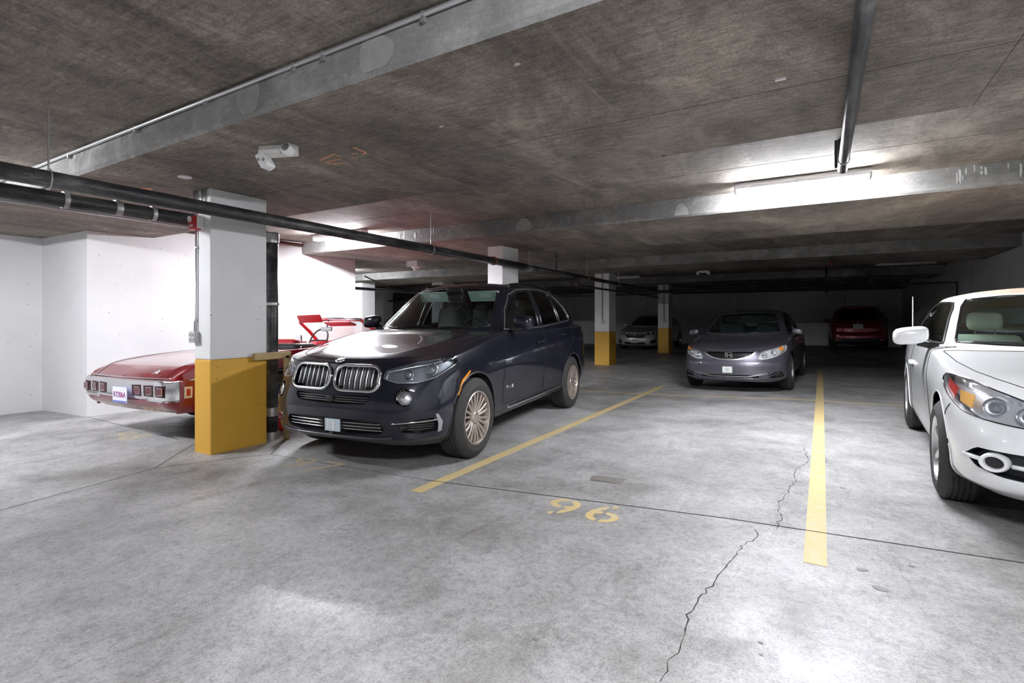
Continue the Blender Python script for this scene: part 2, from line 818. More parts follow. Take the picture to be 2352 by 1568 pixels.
def make_surfaces():
    # worn, trowelled floor
    m, nt, b = nodes_mat('floor_concrete')
    g = nt.nodes.new('ShaderNodeNewGeometry').outputs['Position']
    big = noise(nt, g, .55, 5, .6, dist=.6)
    mid = noise(nt, g, 2.2, 8, .68, dist=.4)
    fine = noise(nt, g, 26, 6, .7)
    speck = noise(nt, g, 150, 2, .5)
    k = .80
    d = lambda r_, g_, b_: (r_ * k, g_ * k, b_ * k)
    c = ramp(nt, mid, [(.32, d(.20, .185, .175)), (.44, d(.36, .35, .34)), (.55, d(.52, .515, .51)), (.68, d(.70, .70, .705))])
    c = mixc(nt, .5, c, ramp(nt, big, [(.36, d(.26, .245, .235)), (.5, d(.47, .465, .465)), (.64, d(.70, .70, .71))]), 'MIX')
    c = mixc(nt, .75, c, ramp(nt, fine, [(.30, (.55, .54, .53)), (.50, (.95, .95, .95)), (.70, (1.18, 1.18, 1.18))]), 'MULTIPLY')
    grit = noise(nt, g, 95, 3, .7)
    c = mixc(nt, .8, c, ramp(nt, grit, [(.32, (.62, .61, .60)), (.5, (1, 1, 1)), (.68, (1.2, 1.2, 1.2))]), 'MULTIPLY')
    c = mixc(nt, 1.0, c, ramp(nt, speck, [(.28, (.45, .44, .43)), (.34, (1, 1, 1))]), 'MULTIPLY')
    sc = noise(nt, g, 3.0, 9, .8, (1.0, .18, 1), .8)
    c = mixc(nt, 1.0, c, ramp(nt, sc, [(.30, (.60, .575, .555)), (.43, (1, 1, 1))]), 'MULTIPLY')
    oil = noise(nt, g, 1.1, 7, .75, dist=1.2)
    c = mixc(nt, 1.0, c, ramp(nt, oil, [(.22, (.42, .39, .37)), (.36, (1, 1, 1))]), 'MULTIPLY')
    nt.links.new(c, b.inputs['Base Color'])
    nt.links.new(ramp(nt, mid, [(.3, (.60, .60, .60)), (.7, (.36, .36, .36))]), b.inputs['Roughness'])
    b.inputs['Specular IOR Level'].default_value = .45
    bump(nt, b, fine, .15, .004)
    # board-marked, stained soffit
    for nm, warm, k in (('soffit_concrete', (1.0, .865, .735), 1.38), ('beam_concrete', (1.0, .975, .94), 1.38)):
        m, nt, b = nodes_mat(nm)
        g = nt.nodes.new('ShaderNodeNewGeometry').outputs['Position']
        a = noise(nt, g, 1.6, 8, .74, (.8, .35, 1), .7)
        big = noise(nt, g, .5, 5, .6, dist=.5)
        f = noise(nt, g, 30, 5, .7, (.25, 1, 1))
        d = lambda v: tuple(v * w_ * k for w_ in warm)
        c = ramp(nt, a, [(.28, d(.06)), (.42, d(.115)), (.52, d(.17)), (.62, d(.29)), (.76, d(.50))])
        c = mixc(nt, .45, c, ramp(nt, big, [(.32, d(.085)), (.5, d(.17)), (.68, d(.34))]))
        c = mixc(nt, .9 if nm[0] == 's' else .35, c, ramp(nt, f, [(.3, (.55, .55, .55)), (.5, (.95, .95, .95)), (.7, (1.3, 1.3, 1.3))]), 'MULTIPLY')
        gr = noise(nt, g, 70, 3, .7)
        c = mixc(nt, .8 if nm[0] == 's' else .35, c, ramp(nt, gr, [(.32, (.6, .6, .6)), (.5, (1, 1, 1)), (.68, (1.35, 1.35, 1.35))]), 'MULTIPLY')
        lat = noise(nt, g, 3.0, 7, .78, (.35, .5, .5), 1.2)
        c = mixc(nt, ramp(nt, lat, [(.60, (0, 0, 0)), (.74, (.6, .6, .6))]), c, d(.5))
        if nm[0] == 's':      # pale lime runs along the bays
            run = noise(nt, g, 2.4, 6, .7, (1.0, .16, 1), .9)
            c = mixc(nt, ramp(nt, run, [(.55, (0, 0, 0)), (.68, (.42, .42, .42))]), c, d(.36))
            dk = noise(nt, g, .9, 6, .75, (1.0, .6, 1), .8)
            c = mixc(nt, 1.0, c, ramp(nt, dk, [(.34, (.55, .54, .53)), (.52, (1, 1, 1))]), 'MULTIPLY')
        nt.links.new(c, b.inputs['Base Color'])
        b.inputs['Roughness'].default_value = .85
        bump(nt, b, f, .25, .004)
    # painted wall: white with pin holes
    for nm, col in (('white_wall_paint', (.80, .80, .805)), ('white_column_paint', (.80, .80, .80)), ('yellow_paint', (.72, .40, .045))):
        m, nt, b = nodes_mat(nm)
        g = nt.nodes.new('ShaderNodeNewGeometry').outputs['Position']
        v = N(nt, 'ShaderNodeTexVoronoi', Scale=11.0)
        nt.links.new(g, v.inputs['Vector'])
        pick = noise(nt, g, 6.0, 2, .5)
        hole = ramp(nt, v.outputs['Distance'], [(.06, (0, 0, 0)), (.09, (1, 1, 1))])
        pk = ramp(nt, pick, [(.47, (1, 1, 1)), (.53, (0, 0, 0))])
        hole = mixc(nt, 1.0, hole, pk, 'ADD') if nm != 'yellow_paint' else mixc(nt, 1.0, hole, ramp(nt, pick, [(.42, (1, 1, 1)), (.5, (.0, .0, .0))]), 'ADD')
        soft = noise(nt, g, 1.2, 5, .6)
        c = mixc(nt, 1.0, ramp(nt, soft, [(.3, tuple(q * .90 for q in col)), (.7, col)]), (1, 1, 1), 'MULTIPLY')
        c = mixc(nt, hole, tuple(q * .30 for q in col), c)
        nt.links.new(c, b.inputs['Base Color'])
        b.inputs['Roughness'].default_value = .55
        bump(nt, b, noise(nt, g, 45, 4, .6), .12, .003)
    # road paint, worn through in places
    m, nt, b = nodes_mat('yellow_line_paint')
    g = nt.nodes.new('ShaderNodeNewGeometry').outputs['Position']
    wear = noise(nt, g, 14, 7, .75)
    c = ramp(nt, wear, [(.32, (.56, .54, .48)), (.44, (.62, .50, .26)), (.60, (.64, .48, .20))])
    nt.links.new(c, b.inputs['Base Color'])
    b.inputs['Roughness'].default_value = .6
    m, nt, b = nodes_mat('worn_number_paint')
    g = nt.nodes.new('ShaderNodeNewGeometry').outputs['Position']
    wear = noise(nt, g, 14, 7, .75)
    nt.links.new(ramp(nt, wear, [(.36, (.46, .44, .40)), (.48, (.60, .51, .33)), (.64, (.64, .52, .28))]), b.inputs['Base Color'])
    b.inputs['Roughness'].default_value = .6
    m, nt, b = nodes_mat('black_pipe')
    g = nt.nodes.new('ShaderNodeNewGeometry').outputs['Position']
    d = noise(nt, g, 6, 7, .75, (1, .3, 1))
    nt.links.new(ramp(nt, d, [(.42, (.014, .014, .016)), (.56, (.06, .06, .062)), (.70, (.20, .195, .19))]), b.inputs['Base Color'])
    b.inputs['Roughness'].default_value = .42
    mat('conduit_metal', (.62, .62, .63), .38, .85)
    mat('galvanised', (.50, .50, .50), .45, .8)
    mat('brown_pipe', (.09, .035, .022), .5)
    mat('rust_red', (.16, .04, .025), .6)
    mat('alarm_red', (.55, .012, .018), .35)
    mat('floor_crack', (.035, .033, .03), .9)
    mat('oil_stain', (.20, .185, .17), .5)
    mat('raw_wood', (.42, .30, .13), .7, noise=(12, .3, (.50, .38, .19)))
    mat('lamp_body', (.75, .76, .78), .45)
    mat('grey_box', (.55, .56, .56), .5)
    mat('orange_spray', (.72, .36, .20), .9)
    mat('efflorescence', (.55, .53, .50), .9)


make_surfaces()
WALLX = 2.92      # right-hand wall
BACKY = 27.3      # far wall
XL, YN = -27.0, -7.0


# ------------------------------------------------------------------ the shell
def build_shell():
    xs = [XL, -15, -9, -5.3, -2.7, -.5, WALLX + .3]
    g = G()
    V = [(x, y, floor_z(x)) for x in xs for y in (YN, BACKY + .3)]
    V += [(x, y, -.9) for x in xs for y in (YN, BACKY + .3)]
    n = len(xs)
    F = [(2 * i, 2 * i + 2, 2 * i + 3, 2 * i + 1) for i in range(n - 1)] + [(2 * (n + i), 2 * (n + i) + 1, 2 * (n + i) + 3, 2 * (n + i) + 2) for i in range(n - 1)]
    g.add(V, F)
    fl = struct(g.build('floor', MATS['floor_concrete']))
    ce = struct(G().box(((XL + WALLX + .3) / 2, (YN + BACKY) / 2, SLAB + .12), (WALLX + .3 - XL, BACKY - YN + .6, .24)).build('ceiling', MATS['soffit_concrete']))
    # dropped bands across the bays: underside like the slab, upright faces paler
    for i, (a, b) in enumerate(((-4.6, -2.5), (1.873, 3.98), (6.44, 8.75), (12.0, 14.35), (18.15, 20.6), (25.2, BACKY + .2))):
        x0, x1 = XL, WALLX + .2
        V = [(x, y, z) for z in (SOFFIT, SLAB + .02) for y in (a, b) for x in (x0, x1)]
        me = bpy.data.meshes.new('ceiling_beam')
        c = .022      # chamfered lower edge
        P = [(a, SLAB + .02), (a, SOFFIT + c), (a + c, SOFFIT), (b - c, SOFFIT), (b, SOFFIT + c), (b, SLAB + .02)]
        VV = [(x0, y, z) for y, z in P] + [(x1, y, z) for y, z in P]
        FF = [(k, k + 1, 6 + k + 1, 6 + k) for k in range(5)] + [(0, 6, 11, 5), tuple(range(6))[::-1], tuple(range(6, 12))]
        me.from_pydata(VV, [], FF)
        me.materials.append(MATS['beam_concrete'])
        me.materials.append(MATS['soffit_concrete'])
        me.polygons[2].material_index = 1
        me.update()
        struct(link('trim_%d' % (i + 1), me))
    # walls
    t = .25
    left = [(-10.35, YN), (-10.35, 3.10), (-8.86, 3.14), (-8.50, 7.68), (-8.75, 7.70), (-9.1, 3.4), (-10.6, 3.35), (-10.6, YN)]
    struct(G().prism(left, 'Z', -.5, SLAB + .05).build('wall_left', MATS['white_wall_paint']))
    struct(G().box((WALLX + .12, (YN + BACKY) / 2, 1.2), (.24, BACKY - YN, 3.2)).build('wall_right', MATS['white_wall_paint']))
    struct(G().box(((XL + WALLX) / 2, BACKY + .12, 1.2), (WALLX - XL, .24, 3.2)).build('wall_back', MATS['white_wall_paint']))
    struct(G().box(((XL + WALLX) / 2, YN - .1, 1.2), (WALLX - XL, .2, 3.2)).build('wall_near', MATS['white_wall_paint']))
    struct(G().box((XL - .1, (YN + BACKY) / 2, 1.2), (.2, BACKY - YN, 3.4)).build('wall_far_left', MATS['white_wall_paint']))
    # pour joints in the far wall
    for x in (-12.2, -8.0, -3.9, .9):
        G().box((x, BACKY - .001, 1.3), (.012, .006, 2.4)).build('wall_joint', MATS['floor_crack'], bpy.data.objects['wall_back'])
    for y in (9.6, 15.5):
        G().box((WALLX + .001, y, 1.3), (.006, .012, 2.4)).build('wall_joint', MATS['floor_crack'], bpy.data.objects['wall_right'])
    return fl, ce


def flat_strip(fl, name, a, b, w, m, h=.0015, seg=1):
    """painted strip / joint on the floor between two points"""
    a, b = Vector((a[0], a[1], 0)), Vector((b[0], b[1], 0))
    d = (b - a).normalized()
    n = Vector((-d.y, d.x, 0)) * (w / 2)
    # break where the deck folds
    ts = {0.0, 1.0}
    for x in (-15, -9, -5.3, -2.7, -.5):
        if abs(b.x - a.x) > 1e-6:
            t = (x - a.x) / (b.x - a.x)
            if 0 < t < 1:
                ts.add(t)
    ts = sorted(ts)
    V, F = [], []
    for t in ts:
        p = a.lerp(b, t)
        for s in (1, -1):
            q = p + n * s
            V.append((q.x, q.y, floor_z(q.x) + h))
    for i in range(len(ts) - 1):
        F.append((2 * i, 2 * i + 1, 2 * i + 3, 2 * i + 2))
    k = len(V)
    V += [(x, y, z - h * .9) for x, y, z in V]
    for i in range(len(ts) - 1):
        F += [(2 * i, 2 * i + 2, k + 2 * i + 2, k + 2 * i), (2 * i + 1, k + 2 * i + 1, k + 2 * i + 3, 2 * i + 3)]
    o = mesh(name, V, F, MATS[m], fl)
    return o


def ribbon(fl, name, pts, w, m, h=.001, seed=1):
    """thin wandering crack on the floor"""
    rnd = random.Random(seed)
    V, F = [], []
    P = [Vector((p[0], p[1], 0)) for p in pts]
    Q = []
    for a, b in zip(P[:-1], P[1:]):
        k = max(2, int((b - a).length / .035))
        for i in range(k):
            Q.append(a.lerp(b, i / k) + Vector((rnd.uniform(-.012, .012), rnd.uniform(-.01, .01), 0)))
    Q.append(P[-1])
    for i, p in enumerate(Q):
        d = (Q[min(i + 1, len(Q) - 1)] - Q[max(i - 1, 0)]).normalized()
        n = Vector((-d.y, d.x, 0)) * (w * rnd.uniform(.25, 1.0) / 2)
        for s in (1, -1):
            q = p + n * s
            V.append((q.x, q.y, floor_z(q.x) + h))
    for i in range(len(Q) - 1):
        F.append((2 * i, 2 * i + 1, 2 * i + 3, 2 * i + 2))
    return mesh(name, V, F, MATS[m], fl)


def blob(parent, name, c, rx, ry, m, z, seed, n=28, up=1, rough=.35, rot=0):
    """irregular flat patch (stain, smear, spray)"""
    rnd = random.Random(seed)
    ph = [rnd.uniform(0, 6.28) for _ in range(4)]
    V = [(c[0], c[1], z)]
    for i in range(n):
        a = 2 * math.pi * i / n
        r = 1 + rough * (.5 * math.sin(2 * a + ph[0]) + .35 * math.sin(3 * a + ph[1]) + .3 * math.sin(5 * a + ph[2]) + .2 * math.sin(9 * a + ph[3]))
        x, y = rx * r * math.cos(a), ry * r * math.sin(a)
        V.append((c[0] + x * math.cos(rot) - y * math.sin(rot), c[1] + x * math.sin(rot) + y * math.cos(rot), z))
    F = [(0, i + 1, (i + 1) % n + 1) for i in range(n)]
    if up < 0:
        F = [f[::-1] for f in F]
    return mesh(name, V, F, MATS[m], parent)


def build_floor_marks(fl):
    P = lambda x, y: on_floor(x, y)
    lines = []
    # bay lines (run away from the camera)
    a, b = P(951, 1131), P(1536, 880)
    flat_strip(fl, 'bay_line', (-2.60, 2.93), (-2.60, 9.95), .105, 'yellow_line_paint')
    flat_strip(fl, 'bay_line', (-.03, 3.02), (-.03, 14.2), .105, 'yellow_line_paint')
    flat_strip(fl, 'bay_line', (-5.15, 8.3), (-5.15, 9.9), .10, 'yellow_line_paint')
    c0, c1 = P(1345, 898), P(2080, 929)
    flat_strip(fl, 'cross_line', (c0.x - 1.0, c0.y - .06), (c1.x + 1.8, c1.y + .12), .06, 'yellow_line_paint')
    # saw-cut joints
    j0, j1 = P(1000, 1105), P(2300, 1285)
    d = (j1 - j0).normalized()
    flat_strip(fl, 'floor_joint', j0 - d * .1, j1 + d * 1.2, .009, 'floor_crack', .0022)
    pts = [P(0, 1172), P(355, 1075), P(445, 1022)]
    flat_strip(fl, 'floor_joint', pts[0] - (pts[1] - pts[0]), pts[1], .008, 'floor_crack', .001)
    flat_strip(fl, 'floor_joint', pts[1], P(470, 1006), .008, 'floor_crack', .001)
    flat_strip(fl, 'floor_joint', P(622, 1043), P(662, 1004), .008, 'floor_crack', .001)
    flat_strip(fl, 'floor_joint', P(355, 1075), P(560, 1049), .006, 'floor_crack', .001)
    flat_strip(fl, 'floor_joint', P(560, 1049), P(622, 1043), .006, 'floor_crack', .001)
    flat_strip(fl, 'floor_joint', P(622, 1043), P(1000, 1105), .005, 'floor_crack', .001)
    flat_strip(fl, 'floor_joint', P(200, 957), P(410, 1009), .008, 'floor_crack', .001)
    # wandering cracks
    ribbon(fl, 'floor_crack', [P(x, y) for x, y in ((1520, 1567), (1545, 1510), (1570, 1460), (1580, 1410), (1605, 1375), (1645, 1330), (1668, 1295), (1705, 1255), (1738, 1232), (1733, 1214))], .008, 'floor_crack', seed=3)
    ribbon(fl, 'floor_crack', [P(x, y) for x, y in ((1782, 1215), (1795, 1185), (1786, 1160), (1812, 1128), (1828, 1098), (1826, 1080), (1858, 1060), (1848, 1030))], .007, 'floor_crack', seed=5)
    # stains
    c = P(1420, 1103)
    blob(fl, 'oil_stain', (c.x, c.y), .20, .085, 'oil_stain', floor_z(c.x) + .0012, 4, rot=.25)
    for i, (x, y, r) in enumerate(((2022, 1352, .022), (1980, 1308, .018), (2018 + 75, 1300, .01), (1935, 1121, .016), (1747, 1475, .007), (1748, 1503, .006), (1231, 1468, .01))):
        c = P(x, y)
        blob(fl, 'floor_debris', (c.x, c.y), r * 1.4, r, 'oil_stain', floor_z(c.x) + .0025, 30 + i, 12)['kind'] = 'stuff'
    # stencilled bay numbers: the strokes are cut by the stencil's bridges
    for txt, (x, y), rz in (('96', (1337, 1173), .07), ('97', (712, 1068), .07), ('98', (290, 1001), .07)):
        c = P(x, y)
        for k, ch in enumerate(txt):
            V, F = text_geo(ch, .46, 0.0)
            zs = 1
            cx = c.x + (-.145 if k == 0 else .145)
            R = Matrix.Rotation(rz, 3, 'Z')
            bm = bmesh.new()
            vs = [bm.verts.new(R @ Vector((v.x * 1.14, v.y * .98, 0)) + Vector((cx, c.y + math.sin(rz) * (cx - c.x), 0))) for v in V]
            for f in F:
                try:
                    bm.faces.new([vs[i] for i in f])
                except ValueError:
                    pass
            # bridges
            for off in (.0,):
                q = Vector((cx, c.y, 0))
                for side in (-1, 1):
                    geom = bm.verts[:] + bm.edges[:] + bm.faces[:]
                    bmesh.ops.bisect_plane(bm, geom=geom, plane_co=q + Vector((side * .012, 0, 0)), plane_no=(1, 0, 0))
                dele = [f for f in bm.faces if abs(f.calc_center_median().x - q.x) < .012 and txt != '97' or (abs(f.calc_center_median().x - q.x) < .012 and k == 0)]
                bmesh.ops.delete(bm, geom=dele, context='FACES')
            for v in bm.verts:
                v.co.z = floor_z(v.co.x) + .0013
            me = bpy.data.meshes.new('bay_number')
            bm.to_mesh(me)
            bm.free()
            link('bay_number', me, fl, MATS['yellow_line_paint' if txt == '96' else 'worn_number_paint'])


def column(x0, x1, y0, y1, band, label, group='square concrete columns'):
    r = empty('column', ((x0 + x1) / 2, (y0 + y1) / 2, floor_z((x0 + x1) / 2)))
    tag(r, label, 'column', group)
    h = SOFFIT - r.location.z
    w, d = x1 - x0, y1 - y0
    g = G().box((0, 0, (band + h + .01) / 2), (w, d, h + .01 - band), bev=.012)
    g.build('white_shaft', MATS['white_column_paint'], r)
    if band > 0:
        G().box((0, 0, (band - .03) / 2), (w + .002, d + .002, band + .03), bev=.012).build('yellow_base', MATS['yellow_paint'], r)
    return r


def pipe(name, label, pts, r, m='black_pipe', cat='pipe', group=None, n=14):
    base = Vector(pts[0])
    e = empty(name, base)
    tag(e, label, cat, group)
    o = G().tube([Vector(p) - base for p in pts], r, n).build('pipe_run', MATS[m], e, True)
    return e


def collar(e, p, d, r, w, m):
    """ring clamp round a pipe at world point p, axis d"""
    base = e.location
    M = Vector(d).normalized().to_track_quat('Z', 'Y').to_matrix().to_4x4()
    M.translation = Vector(p) - base
    g = G().lathe([(r * .9, -w / 2), (r * 1.12, -w / 2), (r * 1.16, 0), (r * 1.12, w / 2), (r * .9, w / 2)], n=16).xf(M)
    o = g.build('coupling', MATS[m], e)
    smooth_by_angle(o, 50)
    return o


def hanger(e, x, y, z, top, r, nm='hanger'):
    base = e.location
    g = G().tube([Vector((x, y, z + r)) - base, Vector((x, y, top)) - base], .006, 6)
    g.tube([Vector((x + (r + .006) * math.cos(a), y, z + (r + .012) * math.sin(a))) - base for a in [2 * math.pi * i / 18 for i in range(18)]], .006, 6, True)
    g.build(nm, MATS['galvanised'], e, False)


def strip_lamp(x, y, z, L, lit, label, group='ceiling strip lamps', out=None):
    e = empty('strip_lamp_%s_offscreen' % out if out else 'strip_lamp', (x, y, z))
    tag(e, label, 'lamp', group)
    V = [(-.075, .0), (-.06, -.03), (.06, -.03), (.075, 0), (.05, .035), (-.05, .035)]
    G().prism([(a, b) for a, b in V], 'X', -L / 2, L / 2).build('lamp_body', MATS['lamp_body'], e)
    if lit:
        gm = mat('tube_glow_%d' % lit, (.9, .92, 1.0), .4, emit=(.93, .95, 1.0), estr=lit)
    else:
        gm = mat('tube_unlit', (.8, .82, .84), .3)
    for s in (-.032, .032):
        G().tube([(-L / 2 + .03, s, -.048), (L / 2 - .03, s, -.048)], .0165, 10).build('%s_tube_%s_offscreen' % ('near' if s < 0 else 'far', out) if out else 'fluorescent_tube', gm, e, True)
    for s in (-1, 1):
        G().box((s * (L / 2 - .012), 0, -.035), (.024, .13, .06), bev=.006).build('end_cap', MATS['lamp_body'], e)
    return e
# ------------------------------------------------------------------ car pieces shared by all cars
def assign(sh, name, cond, src=('body',)):
    for i, f in enumerate(sh.F):
        if sh.R[i] in src and cond(sh.V[list(f)].mean(axis=0)):
            sh.R[i] = name


def smooth_poly(pts, k=4):
    """closed Catmull-Rom through the points"""
    P = [Vector(p) for p in pts]
    n = len(P)
    out = []
    for i in range(n):
        a, b, c, d = P[i - 1], P[i], P[(i + 1) % n], P[(i + 2) % n]
        for j in range(k):
            t = j / k
            out.append(.5 * ((2 * b) + (c - a) * t + (2 * a - 5 * b + 4 * c - d) * t * t + (3 * b - a - 3 * c + d) * t**3))
    return [tuple(p) for p in out]


def on_front(sh, pts):
    """fill in the depth of guide points given as (x, None, z)"""
    return [(p[0], sh.hit((p[0], 0, p[2]), 0)[0].y, p[2]) if p[1] is None else p for p in pts]


def make_wheel(parent, loc, R, W, rim, spokes, M, side, spoke_w=(.017, .012), hub=.05, pair=0.0, dish=.03, steer=0.0, full=True, n=40, blank=None):
    """wheel > tyre, rim, spoke(s), hub_cap; the outer face looks along +x (side 1) or -x (side -1)"""
    e = empty('wheel', loc, (0, 0, (0 if side > 0 else math.pi) + steer))
    e.parent = parent
    h = W / 2
    t = G()
    pr = [(rim - .004, -h + .02), (rim + .012, -h + .004), (rim + (R - rim) * .45, -h - .006), (R - .03, -h + .008), (R - .008, -h + .028)]
    k = 5
    for i in range(k):
        a = -h + .036 + (W - .072) * i / k
        b = -h + .036 + (W - .072) * (i + 1) / k
        pr += [(R, a + .004), (R, b - .008), (R - .008, b - .006), (R - .008, b + .002)] if i < k - 1 else [(R, a + .004), (R, b)]
    pr += [(R - .008, h - .028), (R - .03, h - .008), (rim + (R - rim) * .45, h + .006), (rim + .012, h - .004), (rim - .004, h - .02)]
    t.lathe(pr, axis='X', n=n)
    smooth_by_angle(t.build('tyre', M['tyre'], e), 30)
    r = G()
    r.lathe([(rim + .006, h - .006), (rim, h - .002), (rim - .010, h - .006), (rim - .018, h - .03), (rim - .03, h - .07), (rim - .035, -h + .03), (rim, -h + .01)], axis='X', n=n)
    smooth_by_angle(r.build('rim', M['rim'], e), 40)
    b = G()
    b.lathe([(.001, h - .085), (rim * .74, h - .085), (rim * .74, h - .11), (.02, h - .11)], axis='X', n=24)
    b.build('brake_disc', M['disc'], e)
    r0, r1 = hub * .8, rim - .012
    if spokes:
        s = G()
        w0, w1 = spoke_w
        x0, x1 = h - dish, h - .016
        # tapered bar along +z with a crowned front
        V = []
        for rr, ww, xx, dp in ((r0, w0, x0 - .004, .03), ((r0 + r1) / 2, (w0 + w1) / 2, (x0 + x1) / 2 + .004, .03), (r1, w1, x1, .024)):
            V += [(xx - dp, -ww, rr), (xx - .006, -ww, rr), (xx, -ww * .35, rr), (xx, ww * .35, rr), (xx - .006, ww, rr), (xx - dp, ww, rr)]
        F = []
        for i in range(2):
            for j in range(5):
                a = i * 6 + j
                F.append((a, a + 1, a + 7, a + 6))
        F += [(0, 5, 4, 3, 2, 1), (12, 13, 14, 15, 16, 17)]
        s.add(V, F)
        ang = []
        for i in range(spokes):
            a = 2 * math.pi * i / spokes
            ang += [(a - pair, 1), (a + pair, -1)] if pair else [(a, 0)]
        if full:
            first = s.build('spoke', M['spoke'], e)
            smooth_by_angle(first, 50)
            first.rotation_euler = (ang[0][0], 0, 0)
            for a, lean in ang[1:]:
                o = first.copy()
                COL.objects.link(o)
                o.parent = e
                o.rotation_euler = (a, 0, 0)
        else:
            g = G()
            for a, lean in ang:
                g.add([Matrix.Rotation(a, 3, 'X') @ Vector(v) for v in s.V], s.F)
            g.build('spokes', M['spoke'], e)
    if blank:      # pressed wheel cover / steel disc
        g = G()
        g.lathe([(.001, h - .03), (rim * .5, h - .02), (rim - .02, h - .03)], axis='X', n=n)
        g.build('wheel_cover', blank, e, True)
    c = G()
    c.lathe([(hub, h - dish - .04), (hub, h - dish + .001), (hub * .7, h - dish + .007), (.001, h - dish + .009)], axis='X', n=20)
    c.build('hub_cap', M['hub'], e, True)
    return e


def arch_liner(parent, cy, cz, R, x0, x1, m):
    for sd in (1, -1):
        g = G()
        pts = arc(cy, cz, R, -15, 195, 20)
        n = len(pts)
        V = [(sd * x0, y, z) for y, z in pts] + [(sd * x1, y, z) for y, z in pts]
        F = [(i, i + 1, n + i + 1, n + i) for i in range(n - 1)] + [tuple(range(n, 2 * n))]
        g.add(V, F)
        g.build('wheel_well', m, parent)


def seat(parent, x, y, z, m, w=.5, h=.62, rake=.22, head=True, depth=.5, hm=None, name='front_seat', hz=.12):
    g = G()
    g.box((x, y, z), (w, depth, .16), bev=.05)
    M = Matrix.Rotation(-rake, 3, 'X')
    g.box(Vector((x, y + depth * .48, z + .05)) + M @ Vector((0, 0, h / 2)), (w, .14, h), bev=.05, M=M)
    o = smooth_by_angle(g.build(name, m, parent), 50)
    if head:
        t = G()
        top = Vector((x, y + depth * .48, z + .05)) + M @ Vector((0, 0, h + hz))
        t.box(top, (w * .52, .10, .17), bev=.045, M=M)
        smooth_by_angle(t.build('headrest', hm or m, o), 60)
        p = G()
        for s in (-.07, .07):
            q = top + Vector((s, 0, 0))
            p.tube([q, q + M @ Vector((0, 0, -hz - .09))], .008, 6)
        p.build('headrest_posts', MATS.get('chrome'), o)
    return o


def steering_wheel(parent, x, y, z, m, r=.185):
    M = Matrix.Rotation(math.radians(-65), 3, 'X')
    g = G()
    g.tube([Vector((x, y, z)) + M @ Vector((r * math.cos(a), r * math.sin(a), 0)) for a in [2 * math.pi * i / 28 for i in range(28)]], .016, 8, True)
    for a in (math.radians(10), math.radians(170), math.radians(270)):
        g.tube([Vector((x, y, z)), Vector((x, y, z)) + M @ Vector((r * math.cos(a), r * math.sin(a), 0))], .018, 6)
    g.lathe([(.06, -.02), (.065, .0), (.05, .03), (.001, .035)], n=16)
    k = 16 * 4
    g.V[-k:] = [tuple(M @ Vector(v) + Vector((x, y, z))) for v in g.V[-k:]]
    return g.build('steering_wheel', m, parent, True)


def mirror_pair(parent, c, size, m, glass, m2=None, arm=None, tilt=0):
    """door mirrors: rounded shell open to the rear, with a glass; c = centre on +x side"""
    for sd in (1, -1):
        bm = bmesh.new()
        bmesh.ops.create_uvsphere(bm, u_segments=20, v_segments=12, radius=1)
        for v in bm.verts:
            x, y, z = v.co
            # superellipsoid, blunt at the back
            f = lambda t, p: math.copysign(abs(t) ** p, t)
            v.co = Vector((f(x, .55) * size[0] / 2, (f(y, .6) if y < 0 else f(y, .25) * .35) * size[1] / 2, f(z, .6) * size[2] / 2))
            v.co.z += -.12 * v.co.x * (1 if True else 0)
        V = [v.co.copy() for v in bm.verts]
        F = [[v.index for v in f.verts] for f in bm.faces]
        bm.free()
        g = G()
        g.add([(sd * (c[0] + v.x), c[1] + v.y, c[2] + v.z) for v in V], [f if sd > 0 else f[::-1] for f in F])
        o = smooth_by_angle(g.build('door_mirror', m, parent), 70)
        a = G()
        ax = arm or (c[0] - size[0] * .75, c[1] + .02, c[2] - size[2] * .55)
        p0 = Vector((sd * ax[0], ax[1], ax[2]))
        p1 = Vector((sd * (c[0] - size[0] * .2), c[1], c[2] - size[2] * .42))
        a.tube([p0, p0.lerp(p1, .5) + Vector((0, 0, -.01)), p1], .025, 8)
        a.build('mirror_arm', m2 or m, o, True)
        q = G()
        q.box((sd * c[0], c[1] + size[1] * .19, c[2]), (size[0] * .82, .006, size[2] * .75), bev=.002)
        q.build('mirror_glass', glass, o)


def rounded_rect(x0, x1, z0, z1, r, n=5, y=0.0):
    out = []
    for cx, cz, a in ((x1 - r, z1 - r, 0), (x0 + r, z1 - r, 90), (x0 + r, z0 + r, 180), (x1 - r, z0 + r, 270)):
        for i in range(n + 1):
            t = math.radians(a + 90 * i / n)
            out.append((cx + r * math.cos(t), y, cz + r * math.sin(t)))
    return out


def place_car(root, L, fx, fy, deg, tilt, flip=False, dz=None):
    """fx, fy: where the end at local y=0 stands; local +y points along deg from world +Y"""
    for c in root.children:
        c.location.y -= L / 2
    M = Matrix.Rotation(-math.atan(tilt), 4, 'Y') @ Matrix.Rotation(math.radians(deg), 4, 'Z')
    d = M @ Vector((0, L / 2, 0))
    root.rotation_euler = M.to_euler()
    root.location = (fx + d.x, fy + d.y, (floor_z(fx) if dz is None else dz) + d.z)


def plate(parent, c, w, h, m, rot=0.0, txt=None, tm=None, size=.08, rear=False, name='licence_plate'):
    g = G()
    g.box((0, 0, 0), (w, .006, h), bev=.002)
    R = Matrix.Rotation(rot, 3, 'X')
    g.V = [tuple(R @ Vector(v) + Vector(c)) for v in g.V]
    o = g.build(name, m, parent)
    if txt:
        V, F = text_geo(txt, size, .0015)
        t = G()
        B = Matrix.Rotation(math.pi / 2, 3, 'X')
        if rear:
            B = Matrix.Rotation(math.pi, 3, 'Z') @ B
        off = Vector((0, .004 if rear else -.004, 0))
        t.add([R @ (B @ v + off) + Vector(c) for v in V], F)
        t.build('plate_number', tm, o)
    return o


